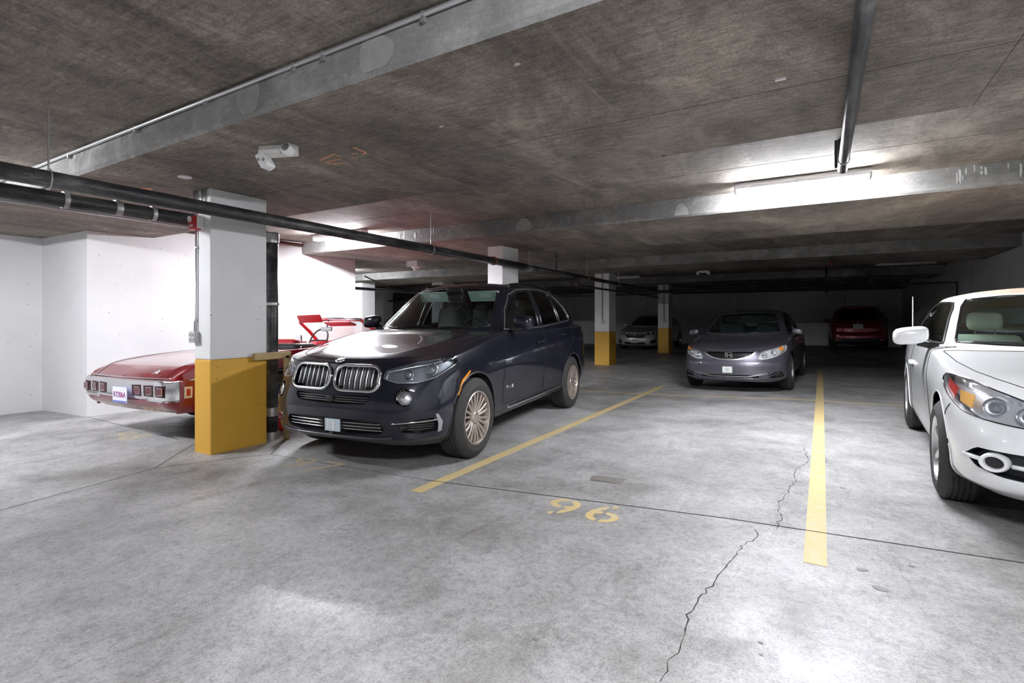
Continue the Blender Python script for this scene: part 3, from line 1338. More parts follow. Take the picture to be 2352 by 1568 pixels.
MATS_COMMON = {}
tyre_m = mat('tyre_rubber', (.022, .021, .022), .75, noise=(30, .3, (.035, .032, .030)))
chrome = mat('chrome', (.85, .86, .88), .12, 1.0)
satin = mat('satin_metal', (.62, .62, .63), .32, 1.0)
black_pl = mat('black_plastic', (.012, .012, .013), .5)
gloss_bk = mat('gloss_black', (.008, .008, .010), .15, coat=.5)
under_m = mat('underbody', (.010, .010, .010), .9)
seam_m = mat('panel_gap', (.004, .004, .004), .9)
disc_m = mat('brake_disc', (.25, .24, .23), .4, .9)
lamp_chrome = mat('lamp_reflector', (.75, .77, .80), .22, .9)
lens_m = glass_mat('lamp_lens', (.93, .95, .97))
amber_m = mat('amber_lens', (.85, .30, .03), .2, coat=.5)
red_lens = mat('red_lens', (.45, .01, .015), .2, coat=.6)
mirror_gl = mat('mirror_glass', (.6, .62, .64), .03, 1.0)
black_int = mat('black_leather', (.022, .021, .022), .5)
white_pl = mat('white_plastic', (.78, .78, .76), .45)
# ------------------------------------------------------------------ dark grey SUV
def build_suv():
    L = 4.88
    paint = mat('graphite_paint', (.007, .008, .016), .36, .10, spec=.12, coat=1.0, coatr=.015, noise=(3, .5, (.010, .011, .020)))
    lower = mat('graphite_cladding', (.035, .035, .040), .42, .2, coat=.2)
    rim_m = mat('bronze_grey_alloy', (.52, .45, .40), .32, .75)
    glass = glass_mat('windscreen_glass', (.78, .94, .89))
    tint = glass_mat('dark_tinted_glass', (.09, .09, .10))
    clear = glass_mat('side_glass', (.72, .80, .78))
    root = empty('sport_utility_vehicle')
    tag(root, 'dark grey sport utility vehicle with twin kidney grilles parked beside the yellow-based column', 'car', 'parked cars')
    base = [(0, 0), (.28, .008), (.52, .04), (.74, .135), (.872, .29), (.932, .50), (.962, .885), (.962, 1.45), (.96, 2.3), (.962, 3.1), (.972, 3.82), (.945, 4.4), (.85, 4.72), (.58, 4.84), (0, 4.88)]
    rows = [
        {'d': {0: .16, 4: .13, 5: .10, 7: .09, 10: .09, 14: .12}, 'z': {0: .235, 3: .225, 5: .215, 6: .25, 7: .27, 10: .30, 14: .36}},
        {'d': {0: .045, 3: .03, 5: .02, 7: .035, 9: .035, 10: .02, 14: .04}, 'z': {0: .285, 3: .275, 5: .29, 7: .335, 10: .37, 14: .43}},
        {'d': {0: .012, 3: .008, 5: .0, 7: .03, 9: .03, 10: .0, 14: 0}, 'z': {0: .36, 5: .40, 7: .45, 10: .5, 14: .55}},
        {'d': {0: 0, 5: 0, 7: .018, 9: .014, 10: 0, 14: 0}, 'z': {0: .52, 5: .56, 7: .62, 10: .66, 14: .7}},
        {'d': {0: .022, 3: .03, 5: .012, 7: .0, 9: .0, 10: .0, 14: .02}, 'z': {0: .68, 5: .72, 7: .80, 10: .86, 14: .85}},
        {'d': {0: .05, 2: .055, 3: .07, 5: .03, 7: .012, 8: .004, 10: .0, 12: .02, 14: .05}, 'z': {0: .80, 3: .80, 5: .86, 7: .98, 8: 1.015, 10: 1.05, 14: 1.0}},
        {'d': {0: .085, 2: .10, 3: .125, 4: .10, 5: .062, 6: .05, 7: .045, 8: .045, 10: .045, 12: .06, 14: .08}, 'z': {0: .905, 2: .90, 3: .915, 4: .935, 5: .955, 6: 1.02, 7: 1.11, 8: 1.135, 10: 1.17, 12: 1.18, 14: 1.12}},
        [(0, .15, .937), (.24, .165, .938), (.45, .21, .943), (.60, .32, .958), (.70, .47, .978), (.775, .66, 1.008), (.82, .96, 1.066), (.85, 1.47, 1.142), (.84, 2.3, 1.15), (.84, 3.1, 1.17), (.82, 3.75, 1.19), (.77, 4.2, 1.2), (.68, 4.45, 1.2), (.48, 4.56, 1.17), (0, 4.6, 1.14)],
        [(0, .25, .970), (.18, .26, .972), (.35, .30, .978), (.46, .41, .998), (.53, .56, 1.028), (.58, .75, 1.058), (.61, 1.02, 1.104), (.63, 1.47, 1.170), (.55, 2.3, 1.1), (.5, 3.1, 1.1), (.5, 3.6, 1.12), (.48, 3.9, 1.14), (.4, 4.1, 1.14), (.25, 4.2, 1.13), (0, 4.25, 1.12)],
        [(0, .40, 1.0), (.09, .41, 1.0), (.17, .45, 1.004), (.24, .54, 1.015), (.29, .67, 1.042), (.32, .84, 1.07), (.34, 1.08, 1.112), (.35, 1.45, 1.176), (.3, 2.3, 1.08), (.25, 3.1, 1.08), (.25, 3.5, 1.1), (.24, 3.75, 1.1), (.2, 3.9, 1.1), (.12, 4.0, 1.1), (0, 4.02, 1.1)],
        [(0, .56, 1.025), (0, .57, 1.026), (0, .6, 1.03), (0, .67, 1.042), (0, .78, 1.06), (0, .93, 1.084), (0, 1.13, 1.122), (0, 1.43, 1.178), (0, 2.3, 1.08), (0, 3.1, 1.08), (0, 3.4, 1.1), (0, 3.6, 1.1), (0, 3.7, 1.1), (0, 3.78, 1.1), (0, 3.8, 1.1)],
    ]
    sh = Shell(surf(outline_rows(base, rows), 190, 84, {6: .35, 5: .8, 1: .5, 8: .35}))
    for cy in (.885, 3.818):
        sh.cut('arch', arc(cy, .37, .425, 0, 180, 30) + [(cy - .425, .05), (cy + .425, .05)], 90)
    sh.cut('cabin', [(0, 1.40), (.5, 1.44), (.74, 1.58), (.84, 1.8), (.85, 3.7), (.7, 4.3), (0, 4.5)], 'top', cond=lambda V: V[:, 2] > .9)
    # grille, lamps
    kid = rounded_rect(.028, .470, .688, .893, .085)
    kid = [(x + (.012 if (z < .76 and x > .25) else 0), y, z) for x, y, z in kid]
    sh.cut('kidney', kid, 0)
    hl = [(.492, .10, .795), (.60, .13, .758), (.745, .22, .758), (.845, .37, .795), (.905, .66, .905), (.885, .64, .945), (.83, .46, .952), (.70, .28, .925), (.492, .13, .862)]
    sh.cut('headlight', hl, 40)
    sh.cut('mid_grille', [(0, .572), (.36, .582), (.44, .645), (.40, .655), (0, .642)], 0)
    sh.cut('low_grille', [(0, .315), (.30, .318), (.50, .34), (.535, .385), (.50, .44), (.30, .452), (0, .455)], 0)
    fog = [(.655 + .075 * math.cos(a), .16, .648 + .075 * math.sin(a)) for a in [2 * math.pi * i / 20 for i in range(20)]]
    sh.cut('fog_recess', fog, 25)
    itk = [(.60, .12, .435), (.70, .17, .45), (.86, .31, .475), (.885, .36, .36), (.80, .23, .345), (.64, .14, .36)]
    sh.cut('side_intake', itk, 40)
    # panels
    sh.cut('front_door', [(1.50, .40), (1.50, .9), (1.60, 1.2), (2.70, 1.25), (2.68, .40)], 90, cond=lambda V: V[:, 2] > .3)
    sh.cut('rear_door', [(2.70, .40), (2.71, 1.25), (3.86, 1.3), (3.80, .98), (3.55, .82), (3.40, .62), (3.34, .40)], 90, cond=lambda V: V[:, 2] > .3)
    sh.cut('hood', [(0, .155), (.24, .17), (.46, .225), (.62, .34), (.72, .49), (.79, .68), (.83, .97), (.855, 1.43), (.6, 1.42), (0, 1.40)], 'top', cond=lambda V: (V[:, 2] > .9) & (V[:, 1] < 1.5))
    assign(sh, 'lower_trim', lambda c: c[2] < .295 or (1.2 < c[1] < 3.5 and c[2] < .375))
    assign(sh, 'front_bumper', lambda c: c[1] < .86 and c[2] < .79)
    assign(sh, 'rear_bumper', lambda c: c[1] > 3.9 and c[2] < .8)
    sh.piece('body', paint, root)
    sh.piece('lower_trim', lower, root)
    sh.piece('front_bumper', paint, root)
    sh.piece('rear_bumper', paint, root)
    sh.piece('hood', paint, root)
    doors = {}
    for nm in ('front_door', 'rear_door'):
        for sd in (1, -1):
            doors[nm, sd] = sh.piece(nm, paint, root, side=sd)
    sh.trim('front_door', .0032, seam_m, root, 'panel_gap')
    sh.trim('rear_door', .0032, seam_m, root, 'panel_gap')
    sh.trim('hood', .0035, seam_m, root, 'panel_gap')
    # grilles
    for sd in (1, -1):
        k = sh.piece('kidney', gloss_bk, root, 'kidney_grille', off=-.05, side=sd, wall=.05)
        g = G()
        ring = [(x * sd, y, z) for x, y, z in kid]
        g.tube(sh.path(ring, 0, .004, .02, True), .0145, 8, True)
        g.build('grille_frame', chrome, k, True)
        for i in range(7):
            x = .078 + i * .055
            zt, zb = (.882 if 0 < i < 6 else .865), (.70 if 0 < i < 5 else .72)
            p = [Vector(q) for q in sh.path([(sd * x, 0, zb), (sd * (x - .004), 0, .78), (sd * (x - .002), 0, zt)], 0, -.004, .03)]
            b = G()
            for q0, q1 in zip(p[:-1], p[1:]):
                pass
            b.tube(p, .0052, 6)
            # deep fin behind the bright edge
            V = [(q.x, q.y, q.z) for q in p] + [(q.x, q.y + .04, q.z) for q in p]
            n = len(p)
            b.add(V, [(j, j + 1, n + j + 1, n + j) for j in range(n - 1)])
            b.build('grille_slat', satin, k, True)
    k = sh.piece('mid_grille', black_pl, root, 'upper_air_intake', off=-.05, wall=.05)
    for z in (.595, .615, .635):
        sh.tubes([[(0, 0, z), (.39 - (.642 - z) * .6, 0, z)]], 0, .0055, mat('dark_grey_plastic', (.05, .05, .055), .4), k, 'intake_slat', -.012)
    g = G(); q, n = sh.hit((0, 0, .612), 0); g.box(q + n * .0, (.07, .02, .055), bev=.006)
    smooth_by_angle(g.build('radar_cover', black_pl, k), 50)
    k = sh.piece('low_grille', black_pl, root, 'lower_air_intake', off=-.06, wall=.06)
    for z in (.365, .392, .42):
        for sd in (1, -1):
            sh.tubes([[(sd * .09, 0, z), (sd * (.50 + (.42 - z) * .2), 0, z)]], 0, .0048, chrome, k, 'intake_bar', -.012, mirror=False)
    # bumper lip with a thin bright edge, corner spoiler
    sh.tubes([[(0, 0, .298), (.3, 0, .298), (.52, 0, .302), (.60, .1, .315)]], 0, .013, lower, root, 'bumper_lip', .004)
    for sd in (1, -1):
        it = sh.piece('side_intake', black_pl, root, 'side_air_intake', off=-.035, side=sd, wall=.035)
        for z in (.375, .395, .415, .435):
            p = sh.path([(.68, .16, z), (.86, .33, z)], 40, -.02, .03)
            g = G(); g.tube([(sd * q.x, q.y, q.z) for q in p], .005, 6); g.build('intake_bar', mat('dark_grey_plastic'), it, True)
        p = sh.path([(.575, .10, .432), (.70, .17, .443), (.872, .33, .452)], 40, .006, .03)
        g = G(); g.tube([(sd * q.x, q.y, q.z) for q in p], .007, 6); g.build('intake_trim', chrome, it, True)
        bl = [(.862, .31, .50), (.876, .33, .50), (.893, .37, .43), (.888, .36, .355), (.872, .33, .345), (.875, .33, .42)]
        sh.patch(bl, 40, satin, it, 'air_curtain_blade', .012, .014, sd, .03)
        # fog lamp
        k = sh.piece('fog_recess', gloss_bk, root, 'fog_lamp', off=-.03, side=sd, wall=.03)
        q, n = sh.hit((.672, .17, .642), 25)
        M = n.to_track_quat('Z', 'Y').to_matrix().to_4x4()
        g = G(); g.lathe([(.052, -.03), (.052, .0), (.046, .004)], n=24); g.lathe([(.044, -.002), (.03, .004), (.001, .008)], n=24)
        g.lathe([(.056, -.02), (.056, .002), (.052, .004)], n=24)
        M.translation = q - n * .004
        g.xf(M)
        if sd < 0:
            g.V = [(-v[0], v[1], v[2]) for v in g.V]; g.F = [f[::-1] for f in g.F]
        smooth_by_angle(g.build('fog_lens', lamp_chrome, k), 40)
    # head lamps
    for sd in (1, -1):
        h = sh.piece('headlight', mat('lamp_housing_mid', (.24, .25, .275), .28, .6), root, off=-.05, side=sd, wall=.05)
        sh.piece('headlight', lens_m, h, 'headlight_lens', off=.001, side=sd)
        for (x, y, z, r) in ((.665, .2, .828, .044), (.80, .34, .865, .055)):
            q, n = sh.hit((x, y, z), 40)
            n = (n + Vector((0, -1.2, -.05))).normalized()
            M = n.to_track_quat('Z', 'Y').to_matrix().to_4x4()
            M.translation = q - n * .03
            g = G(); g.lathe([(r, -.03), (r, .006), (r * .86, .010), (r * .80, .0), (r * .72, -.01)], n=24)
            g.xf(M)
            l = G(); l.lathe([(r * .70, -.01), (r * .6, .004), (r * .3, .012), (.001, .014)], n=20); l.xf(M)
            for gg, nm, mm in ((g, 'lamp_ring', lamp_chrome), (l, 'projector_lens', mat('projector_glass', (.35, .37, .40), .06, .6))):
                if sd < 0:
                    gg.V = [(-v[0], v[1], v[2]) for v in gg.V]; gg.F = [f[::-1] for f in gg.F]
                smooth_by_angle(gg.build(nm, mm, h), 40)
        p = sh.path([(.50, .12, .848), (.70, .27, .895), (.84, .47, .928)], 40, -.012, .03)
        g = G(); g.tube([(sd * q.x, q.y, q.z) for q in p], .008, 6); g.build('lamp_brow', lamp_chrome, h, True)
        p = sh.path([(.50, .11, .79), (.61, .14, .764), (.745, .22, .764), (.84, .36, .80), (.895, .62, .90)], 40, -.008, .03)
        g = G(); g.tube([(sd * q.x, q.y, q.z) for q in p], .006, 6); g.build('lamp_lower_trim', lamp_chrome, h, True)
        am = [(.955, .56, .63), (.957, .575, .63), (.957, .66, .74), (.95, .775, .815), (.95, .765, .82), (.955, .64, .752)]
        sh.patch([(.95, .545, .625), (.95, .568, .62), (.95, .655, .735), (.95, .78, .812), (.95, .768, .825), (.95, .635, .75)], 90, amber_m, root, 'side_marker', .006, .01, sd, .03)
        # wheel arch lips
    for cy, nm in ((.885, 'f'), (3.818, 'r')):
        arch_liner(root, cy, .37, .43, .93, .62, under_m)
    sh.trim('arch', .012, lower, root, 'wheel_arch_lip', off=-.004, keep=lambda p: p.z > .25)
    g = G(); g.box((0, 2.4, .36), (1.25, 4.3, .2)); g.box((0, 2.35, .30), (1.62, 1.95, .1)); g.build('underbody', under_m, root)
    # sill strip
    sh.tubes([[(.95, 1.62, .352), (.95, 2.4, .362), (.95, 3.34, .378)]], 90, .016, chrome, root, 'sill_strip', .004)
    # badge
    q, n = sh.hit((0, .2, .93), 0)
    n = (n + Vector((0, 0, .6))).normalized()
    M = n.to_track_quat('Z', 'Y').to_matrix().to_4x4(); M.translation = q + n * .004
    bd = G().lathe([(.043, -.01), (.043, .004), (.034, .005)], n=28).xf(M).build('hood_badge', chrome, root, True)
    G().lathe([(.034, .0045), (.024, .005)], n=28).xf(M).build('badge_ring', gloss_bk, bd)
    for i in range(4):
        a0 = i * 90
        V = [(0, 0, .0052)] + [(.024 * math.cos(math.radians(a0 + 15 * j)), .024 * math.sin(math.radians(a0 + 15 * j)), .0052) for j in range(7)]
        G().add([M @ Vector(v) for v in V], [(0, j, j + 1) for j in range(1, 7)]).build('badge_quarter', mat('badge_blue', (.03, .18, .6), .3) if i % 2 else white_pl, bd)
    # plate holder with the light card in front of the lower intake
    card = mat('card_blue_grey', (.50, .60, .66), .5)
    g = G(); q, n = sh.hit((.045, 0, .395), 0); g.box(q + n * .012, (.165, .01, .105), bev=.002); k = g.build('front_plate_card', card, root)
    for i, (dx, ww) in enumerate(((-.045, .018), (-.018, .012), (.012, .022))):
        G().box(q + n * .0185 + Vector((dx, 0, .004)), (ww, .002, .08)).build('card_stripe', white_pl, k)
    # ---------------- glasshouse
    gh = [
        [(0, 1.34, 1.10), (.40, 1.38, 1.10), (.70, 1.50, 1.10), (.865, 1.74, 1.10), (.905, 2.3, 1.12), (.91, 3.1, 1.155), (.895, 3.75, 1.19), (.83, 4.3, 1.21), (.67, 4.62, 1.2), (.38, 4.72, 1.18), (0, 4.75, 1.17)],
        [(0, 1.66, 1.33), (.37, 1.69, 1.33), (.655, 1.80, 1.33), (.795, 2.0, 1.335), (.838, 2.4, 1.355), (.842, 3.1, 1.38), (.828, 3.7, 1.40), (.775, 4.22, 1.4), (.63, 4.47, 1.39), (.36, 4.56, 1.38), (0, 4.59, 1.38)],
        [(0, 2.0, 1.56), (.34, 2.02, 1.557), (.60, 2.09, 1.545), (.712, 2.23, 1.54), (.748, 2.5, 1.56), (.752, 3.1, 1.578), (.738, 3.6, 1.575), (.69, 4.04, 1.555), (.57, 4.27, 1.545), (.33, 4.36, 1.54), (0, 4.39, 1.54)],
        [(0, 2.20, 1.685), (.31, 2.22, 1.682), (.55, 2.27, 1.665), (.645, 2.37, 1.655), (.675, 2.6, 1.673), (.68, 3.1, 1.69), (.665, 3.5, 1.68), (.615, 3.88, 1.662), (.5, 4.12, 1.652), (.3, 4.24, 1.65), (0, 4.28, 1.65)],
        [(0, 2.36, 1.725), (.25, 2.37, 1.722), (.43, 2.42, 1.715), (.52, 2.5, 1.708), (.55, 2.7, 1.722), (.555, 3.1, 1.733), (.54, 3.4, 1.728), (.49, 3.65, 1.71), (.4, 3.85, 1.70), (.22, 3.95, 1.70), (0, 4.0, 1.70)],
        [(0, 2.6, 1.748), (0, 2.61, 1.748), (0, 2.65, 1.75), (0, 2.75, 1.753), (0, 2.9, 1.757), (0, 3.1, 1.758), (0, 3.2, 1.755), (0, 3.3, 1.75), (0, 3.38, 1.748), (0, 3.42, 1.746), (0, 3.44, 1.745)],
    ]
    gs = Shell(surf(gh, 150, 52, {3: .7}))
    gs.cut('windscreen', [(0, 1.18), (.45, 1.185), (.70, 1.21), (.66, 1.33), (.60, 1.5), (.535, 1.625), (.3, 1.655), (0, 1.66)], 0, cond=lambda V: V[:, 1] < 2.45)
    gs.cut('front_window', [(1.80, 1.185), (2.00, 1.385), (2.24, 1.565), (2.42, 1.625), (2.69, 1.645), (2.63, 1.20)], 90)
    gs.cut('rear_window', [(2.74, 1.205), (2.80, 1.648), (3.15, 1.65), (3.38, 1.632), (3.40, 1.245)], 90)
    gs.cut('quarter_window', [(3.46, 1.25), (3.45, 1.622), (3.62, 1.57), (3.80, 1.45), (3.895, 1.32), (3.87, 1.275)], 90)
    gs.cut('back_window', [(0, 1.27), (.5, 1.28), (.58, 1.33), (.5, 1.58), (0, 1.6)], 180)
    gs.piece('body', paint, root, 'roof_and_pillars')
    gs.piece('windscreen', glass, root, off=.002)
    gs.piece('back_window', tint, root)
    for nm, mm in (('front_window', clear), ('rear_window', tint), ('quarter_window', tint)):
        for sd in (1, -1):
            gs.piece(nm, mm, root, side=sd)
    gs.trim('windscreen', .009, gloss_bk, root, 'windscreen_seal')
    gs.trim('back_window', .009, gloss_bk, root, 'back_window_seal')
    for nm in ('front_window', 'rear_window', 'quarter_window'):
        gs.trim(nm, .010, gloss_bk, root, 'window_seal', off=-.002)
    ol = [(1.775, 1.175), (1.98, 1.395), (2.22, 1.578), (2.40, 1.642), (2.70, 1.664), (3.15, 1.668), (3.40, 1.648), (3.64, 1.588), (3.83, 1.46), (3.935, 1.32), (3.90, 1.262), (3.40, 1.232), (2.70, 1.188)]
    gs.tubes([[(.8, a, b) for a, b in ol]], 90, .0085, satin, root, 'window_trim', .004, closed=True)
    # roof rails
    for sd in (1, -1):
        g = G()
        P = [(.60, 2.30, 1.668), (.60, 2.42, 1.71), (.60, 2.7, 1.738), (.60, 3.1, 1.746), (.59, 3.5, 1.733), (.57, 3.85, 1.70), (.555, 4.0, 1.665)]
        g.tube([(sd * a, b, c) for a, b, c in P], .017, 8)
        g.build('roof_rail', gloss_bk, root, True)
    mirror_pair(root, (1.03, 1.84, 1.255), (.225, .2, .15), paint, mirror_gl, black_pl)
    # handles, lettering
    for y, z, nm in ((2.50, 1.01, 'front_door'), (3.44, 1.075, 'rear_door')):
        for sd in (1, -1):
            p = sh.path([(.95, y - .10, z - .004), (.95, y, z), (.95, y + .10, z + .006)], 90, .022, .03)
            e0, e1 = sh.hit((.95, y - .11, z), 90)[0], sh.hit((.95, y + .11, z), 90)[0]
            g = G(); g.tube([(sd * q.x, q.y, q.z) for q in [e0] + p + [e1]], .013, 8)
            g.build('door_handle', paint, doors[nm, sd], True)
    V, F = text_geo('xDrive35i', .05, .001, .3)
    for sd in (1, -1):
        q, n = sh.hit((.95, 1.66, .565), 90)
        g = G(); g.add([(q.x + .003 + v.z, q.y + v.x, q.z + v.y) if sd > 0 else (-q.x - .003 - v.z, q.y - v.x, q.z + v.y) for v in V], F)
        g.build('badge_lettering', chrome, doors['front_door', sd])
    # ---------------- cabin
    smooth_by_angle(G().box((0, 1.78, 1.04), (1.5, .62, .2), bev=.06).build('dashboard', black_int, root), 50)
    steering_wheel(root, .38, 2.0, 1.13, black_int)
    for x in (-.38, .38):
        seat(root, x, 2.42, .78, black_int)
    seat(root, 0, 3.3, .78, black_int, w=1.25, head=False, name='rear_seat')
    for x in (-.42, 0, .42):
        G().box((x, 3.66, 1.45), (.24, .1, .16), bev=.04).build('rear_headrest', black_int, root)
    visor = mat('visor_fabric', (.50, .55, .52), .8)
    for x in (-.36, .36):
        M = Matrix.Rotation(math.radians(38), 3, 'X')
        k = G().box((x, 2.20, 1.565), (.42, .02, .15), bev=.008, M=M).build('sun_visor', visor, root)
        G().box(Vector((x + .02, 2.20, 1.565)) + M @ Vector((0, -.012, .02)), (.15, .003, .06), M=M).build('visor_label', white_pl, k)
    G().box((0, 2.12, 1.545), (.20, .05, .07), bev=.02).build('rear_view_mirror', black_pl, root)
    M = Matrix.Rotation(math.radians(40), 3, 'X')
    smooth_by_angle(G().box((0, 2.13, 1.60), (.22, .05, .16), bev=.02, M=M).build('sensor_housing', black_pl, root), 50)
    G().box((0, 2.0, 1.15), (.26, .1, .08), bev=.02).build('centre_screen', black_pl, root)
    for sd in (.15, -.45):
        p = gs.path([(sd + .5, 0, 1.20), (sd + .05, 0, 1.19)], 0, .012, .05)
        G().tube(p, .008, 6).build('wiper', black_pl, root)
    # wheels
    M = {'tyre': tyre_m, 'rim': rim_m, 'disc': disc_m, 'spoke': rim_m, 'hub': rim_m}
    for cy in (.885, 3.818):
        make_wheel(root, (.845, cy, .37), .37, .255, .245, 10, M, 1, pair=math.radians(8), spoke_w=(.013, .012), hub=.06)
        make_wheel(root, (-.845, cy, .37), .37, .255, .245, 10, M, -1, pair=math.radians(8), spoke_w=(.013, .012), hub=.06, full=False)
    place_car(root, L, -3.608, 2.971, 6.8, 0.0, dz=0.0)
    return root
# ------------------------------------------------------------------ compact cars (same family of shapes, scaled)
def compact_shells(sx, sy, sz, hatch=False):
    base = [(0, 0), (.28, .02), (.52, .085), (.69, .20), (.79, .37), (.84, .58), (.866, .93), (.872, 1.5), (.872, 2.2), (.872, 2.9), (.866, 3.6), (.84, 4.1), (.74, 4.4), (.5, 4.49), (0, 4.52)]
    tr = 0.0 if not hatch else .03
    rows = [
        {'d': {0: .14, 4: .12, 7: .09, 10: .09, 14: .12}, 'z': {0: .20, 5: .19, 7: .20, 14: .26}},
        {'d': {0: .03, 4: .02, 7: .02, 10: .02, 14: .03}, 'z': {0: .25, 5: .25, 7: .27, 14: .33}},
        {'d': {0: 0, 4: 0, 7: .018, 10: 0, 14: 0}, 'z': {0: .37, 5: .39, 7: .42, 14: .46}},
        {'d': {0: .0, 5: 0, 7: .006, 10: 0, 14: 0}, 'z': {0: .48, 5: .53, 7: .58, 14: .62}},
        {'d': {0: .03, 3: .035, 5: .012, 7: 0, 10: 0, 14: .02}, 'z': {0: .57, 3: .585, 5: .66, 7: .73, 14: .78}},
        {'d': {0: .065, 2: .09, 3: .12, 4: .10, 5: .06, 6: .045, 7: .04, 10: .04, 12: .06, 14: .07}, 'z': {0: .70, 2: .705, 3: .745, 4: .775, 5: .80, 6: .85, 7: .915, 8: .945, 10: .975, 12: .98, 14: .96}},
        [(0, .13, .735), (.22, .15, .737), (.43, .22, .752), (.55, .34, .785), (.63, .50, .815), (.69, .68, .84), (.74, .98, .885), (.78, 1.42, .955), (.77, 2.2, .97), (.77, 2.9, .99), (.76, 3.5, 1.0), (.7, 3.95, 1.0), (.6, 4.2, .995), (.42, 4.3, .99), (0, 4.33, .985)],
        [(0, .28, .775), (.14, .30, .777), (.27, .35, .787), (.36, .46, .81), (.42, .61, .835), (.46, .79, .862), (.5, 1.03, .905), (.53, 1.38, .968), (.5, 2.2, .95), (.5, 2.9, .95), (.5, 3.4, .98), (.47, 3.75, 1.005), (.4, 3.95, 1.005), (.26, 4.05, 1.0), (0, 4.08, 1.0)],
        [(0, .5, .825), (0, .51, .826), (0, .56, .833), (0, .64, .845), (0, .77, .865), (0, .92, .89), (0, 1.12, .93), (0, 1.36, .98), (0, 2.2, .95), (0, 2.9, .95), (0, 3.2, .98), (0, 3.5, 1.0), (0, 3.62, 1.01), (0, 3.7, 1.01), (0, 3.74, 1.01)],
    ]
    R = outline_rows(base, rows)
    R = [[(x * sx, y * sy, z * sz) for x, y, z in r] for r in R]
    sh = Shell(surf(R, 130, 60, {5: .4}))
    e = .42 if hatch else 0
    gh = [
        [(0, 1.13, .93), (.38, 1.18, .93), (.64, 1.32, .93), (.775, 1.56, .935), (.80, 2.1, .95), (.80, 2.8, .965), (.785, 3.35 + e * .5, .985), (.72, 3.8 + e, 1.0), (.58, 4.0 + e, 1.0), (.34, 4.07 + e, 1.0), (0, 4.1 + e, 1.0)],
        [(0, 1.50, 1.13), (.35, 1.54, 1.13), (.59, 1.66, 1.125), (.70, 1.85, 1.125), (.735, 2.2, 1.14), (.735, 2.8, 1.15), (.72, 3.25 + e * .5, 1.155), (.66, 3.6 + e, 1.15), (.53, 3.76 + e, 1.14), (.31, 3.84 + e, 1.14), (0, 3.87 + e, 1.14)],
        [(0, 1.85, 1.305), (.32, 1.87, 1.30), (.54, 1.96, 1.29), (.635, 2.08, 1.285), (.66, 2.3, 1.295), (.66, 2.8, 1.305), (.645, 3.1 + e * .5, 1.30), (.59, 3.38 + e, 1.285), (.48, 3.5 + e, 1.28), (.28, 3.57 + e, 1.28), (0, 3.6 + e, 1.28)],
        [(0, 2.04, 1.385), (.30, 2.06, 1.38), (.49, 2.12, 1.365), (.565, 2.22, 1.36), (.59, 2.4, 1.37), (.59, 2.8, 1.378), (.575, 3.0 + e * .5, 1.372), (.52, 3.2 + e, 1.36), (.42, 3.3 + e, 1.355), (.25, 3.37 + e, 1.355), (0, 3.4 + e, 1.355)],
        [(0, 2.2, 1.42), (.22, 2.21, 1.418), (.36, 2.25, 1.41), (.42, 2.32, 1.405), (.44, 2.45, 1.412), (.44, 2.75, 1.415), (.43, 2.9 + e * .5, 1.41), (.38, 3.0 + e * .8, 1.405), (.3, 3.06 + e * .8, 1.40), (.18, 3.1 + e * .8, 1.40), (0, 3.12 + e * .8, 1.40)],
        [(0, 2.4, 1.437), (0, 2.41, 1.437), (0, 2.44, 1.438), (0, 2.48, 1.44), (0, 2.55, 1.442), (0, 2.65, 1.442), (0, 2.72, 1.44), (0, 2.78, 1.438), (0, 2.82, 1.437), (0, 2.85, 1.436), (0, 2.87, 1.435)],
    ]
    gh = [[(x * sx, y * sy, z * sz) for x, y, z in r] for r in gh]
    gs = Shell(surf(gh, 110, 40, {3: .8}))
    S = lambda p: [(a * sy, b * sz) for a, b in p]
    T = lambda p: [(a * sx, b * sz) for a, b in p]
    X = lambda p: [(a * sx, b * sy, c * sz) for a, b, c in p]
    for cy in (.93, 3.60):
        sh.cut('arch', S(arc(cy, .317, .365, 0, 180, 24) + [(cy - .365, .05), (cy + .365, .05)]), 90)
    sh.cut('cabin', [(a * sx, b * sy) for a, b in [(0, 1.22), (.45, 1.26), (.66, 1.4), (.74, 1.6), (.74, 3.3), (.6, 3.7), (0, 3.85)]], 'top', cond=lambda V: V[:, 2] > .8)
    sh.cut('front_door', S([(1.42, .28), (1.42, .7), (1.5, 1.0), (2.42, 1.0), (2.42, .28)]), 90)
    sh.cut('rear_door', S([(2.44, .28), (2.44, 1.0), (3.5, 1.05), (3.42, .8), (3.22, .62), (3.2, .28)]), 90)
    gs.cut('windscreen', T([(0, .985), (.42, .99), (.635, 1.01), (.58, 1.14), (.515, 1.295), (.475, 1.345), (.28, 1.365), (0, 1.368)]), 0, cond=lambda V: V[:, 1] < 2.3 * sy)
    gs.cut('front_window', S([(1.60, .985), (1.86, 1.15), (2.1, 1.295), (2.2, 1.33), (2.40, 1.345), (2.38, .995)]), 90)
    gs.cut('rear_window', S([(2.46, 1.0), (2.48, 1.348), (2.8, 1.345), (3.0 + e * .3, 1.31), (3.22 + e * .5, 1.17), (3.36 + e * .5, 1.03)]), 90)
    gs.cut('back_window', T([(0, 1.05), (.45, 1.06), (.5, 1.10), (.41, 1.30), (0, 1.335)]), 180, cond=lambda V: V[:, 1] > 3)
    return sh, gs, S, T, X


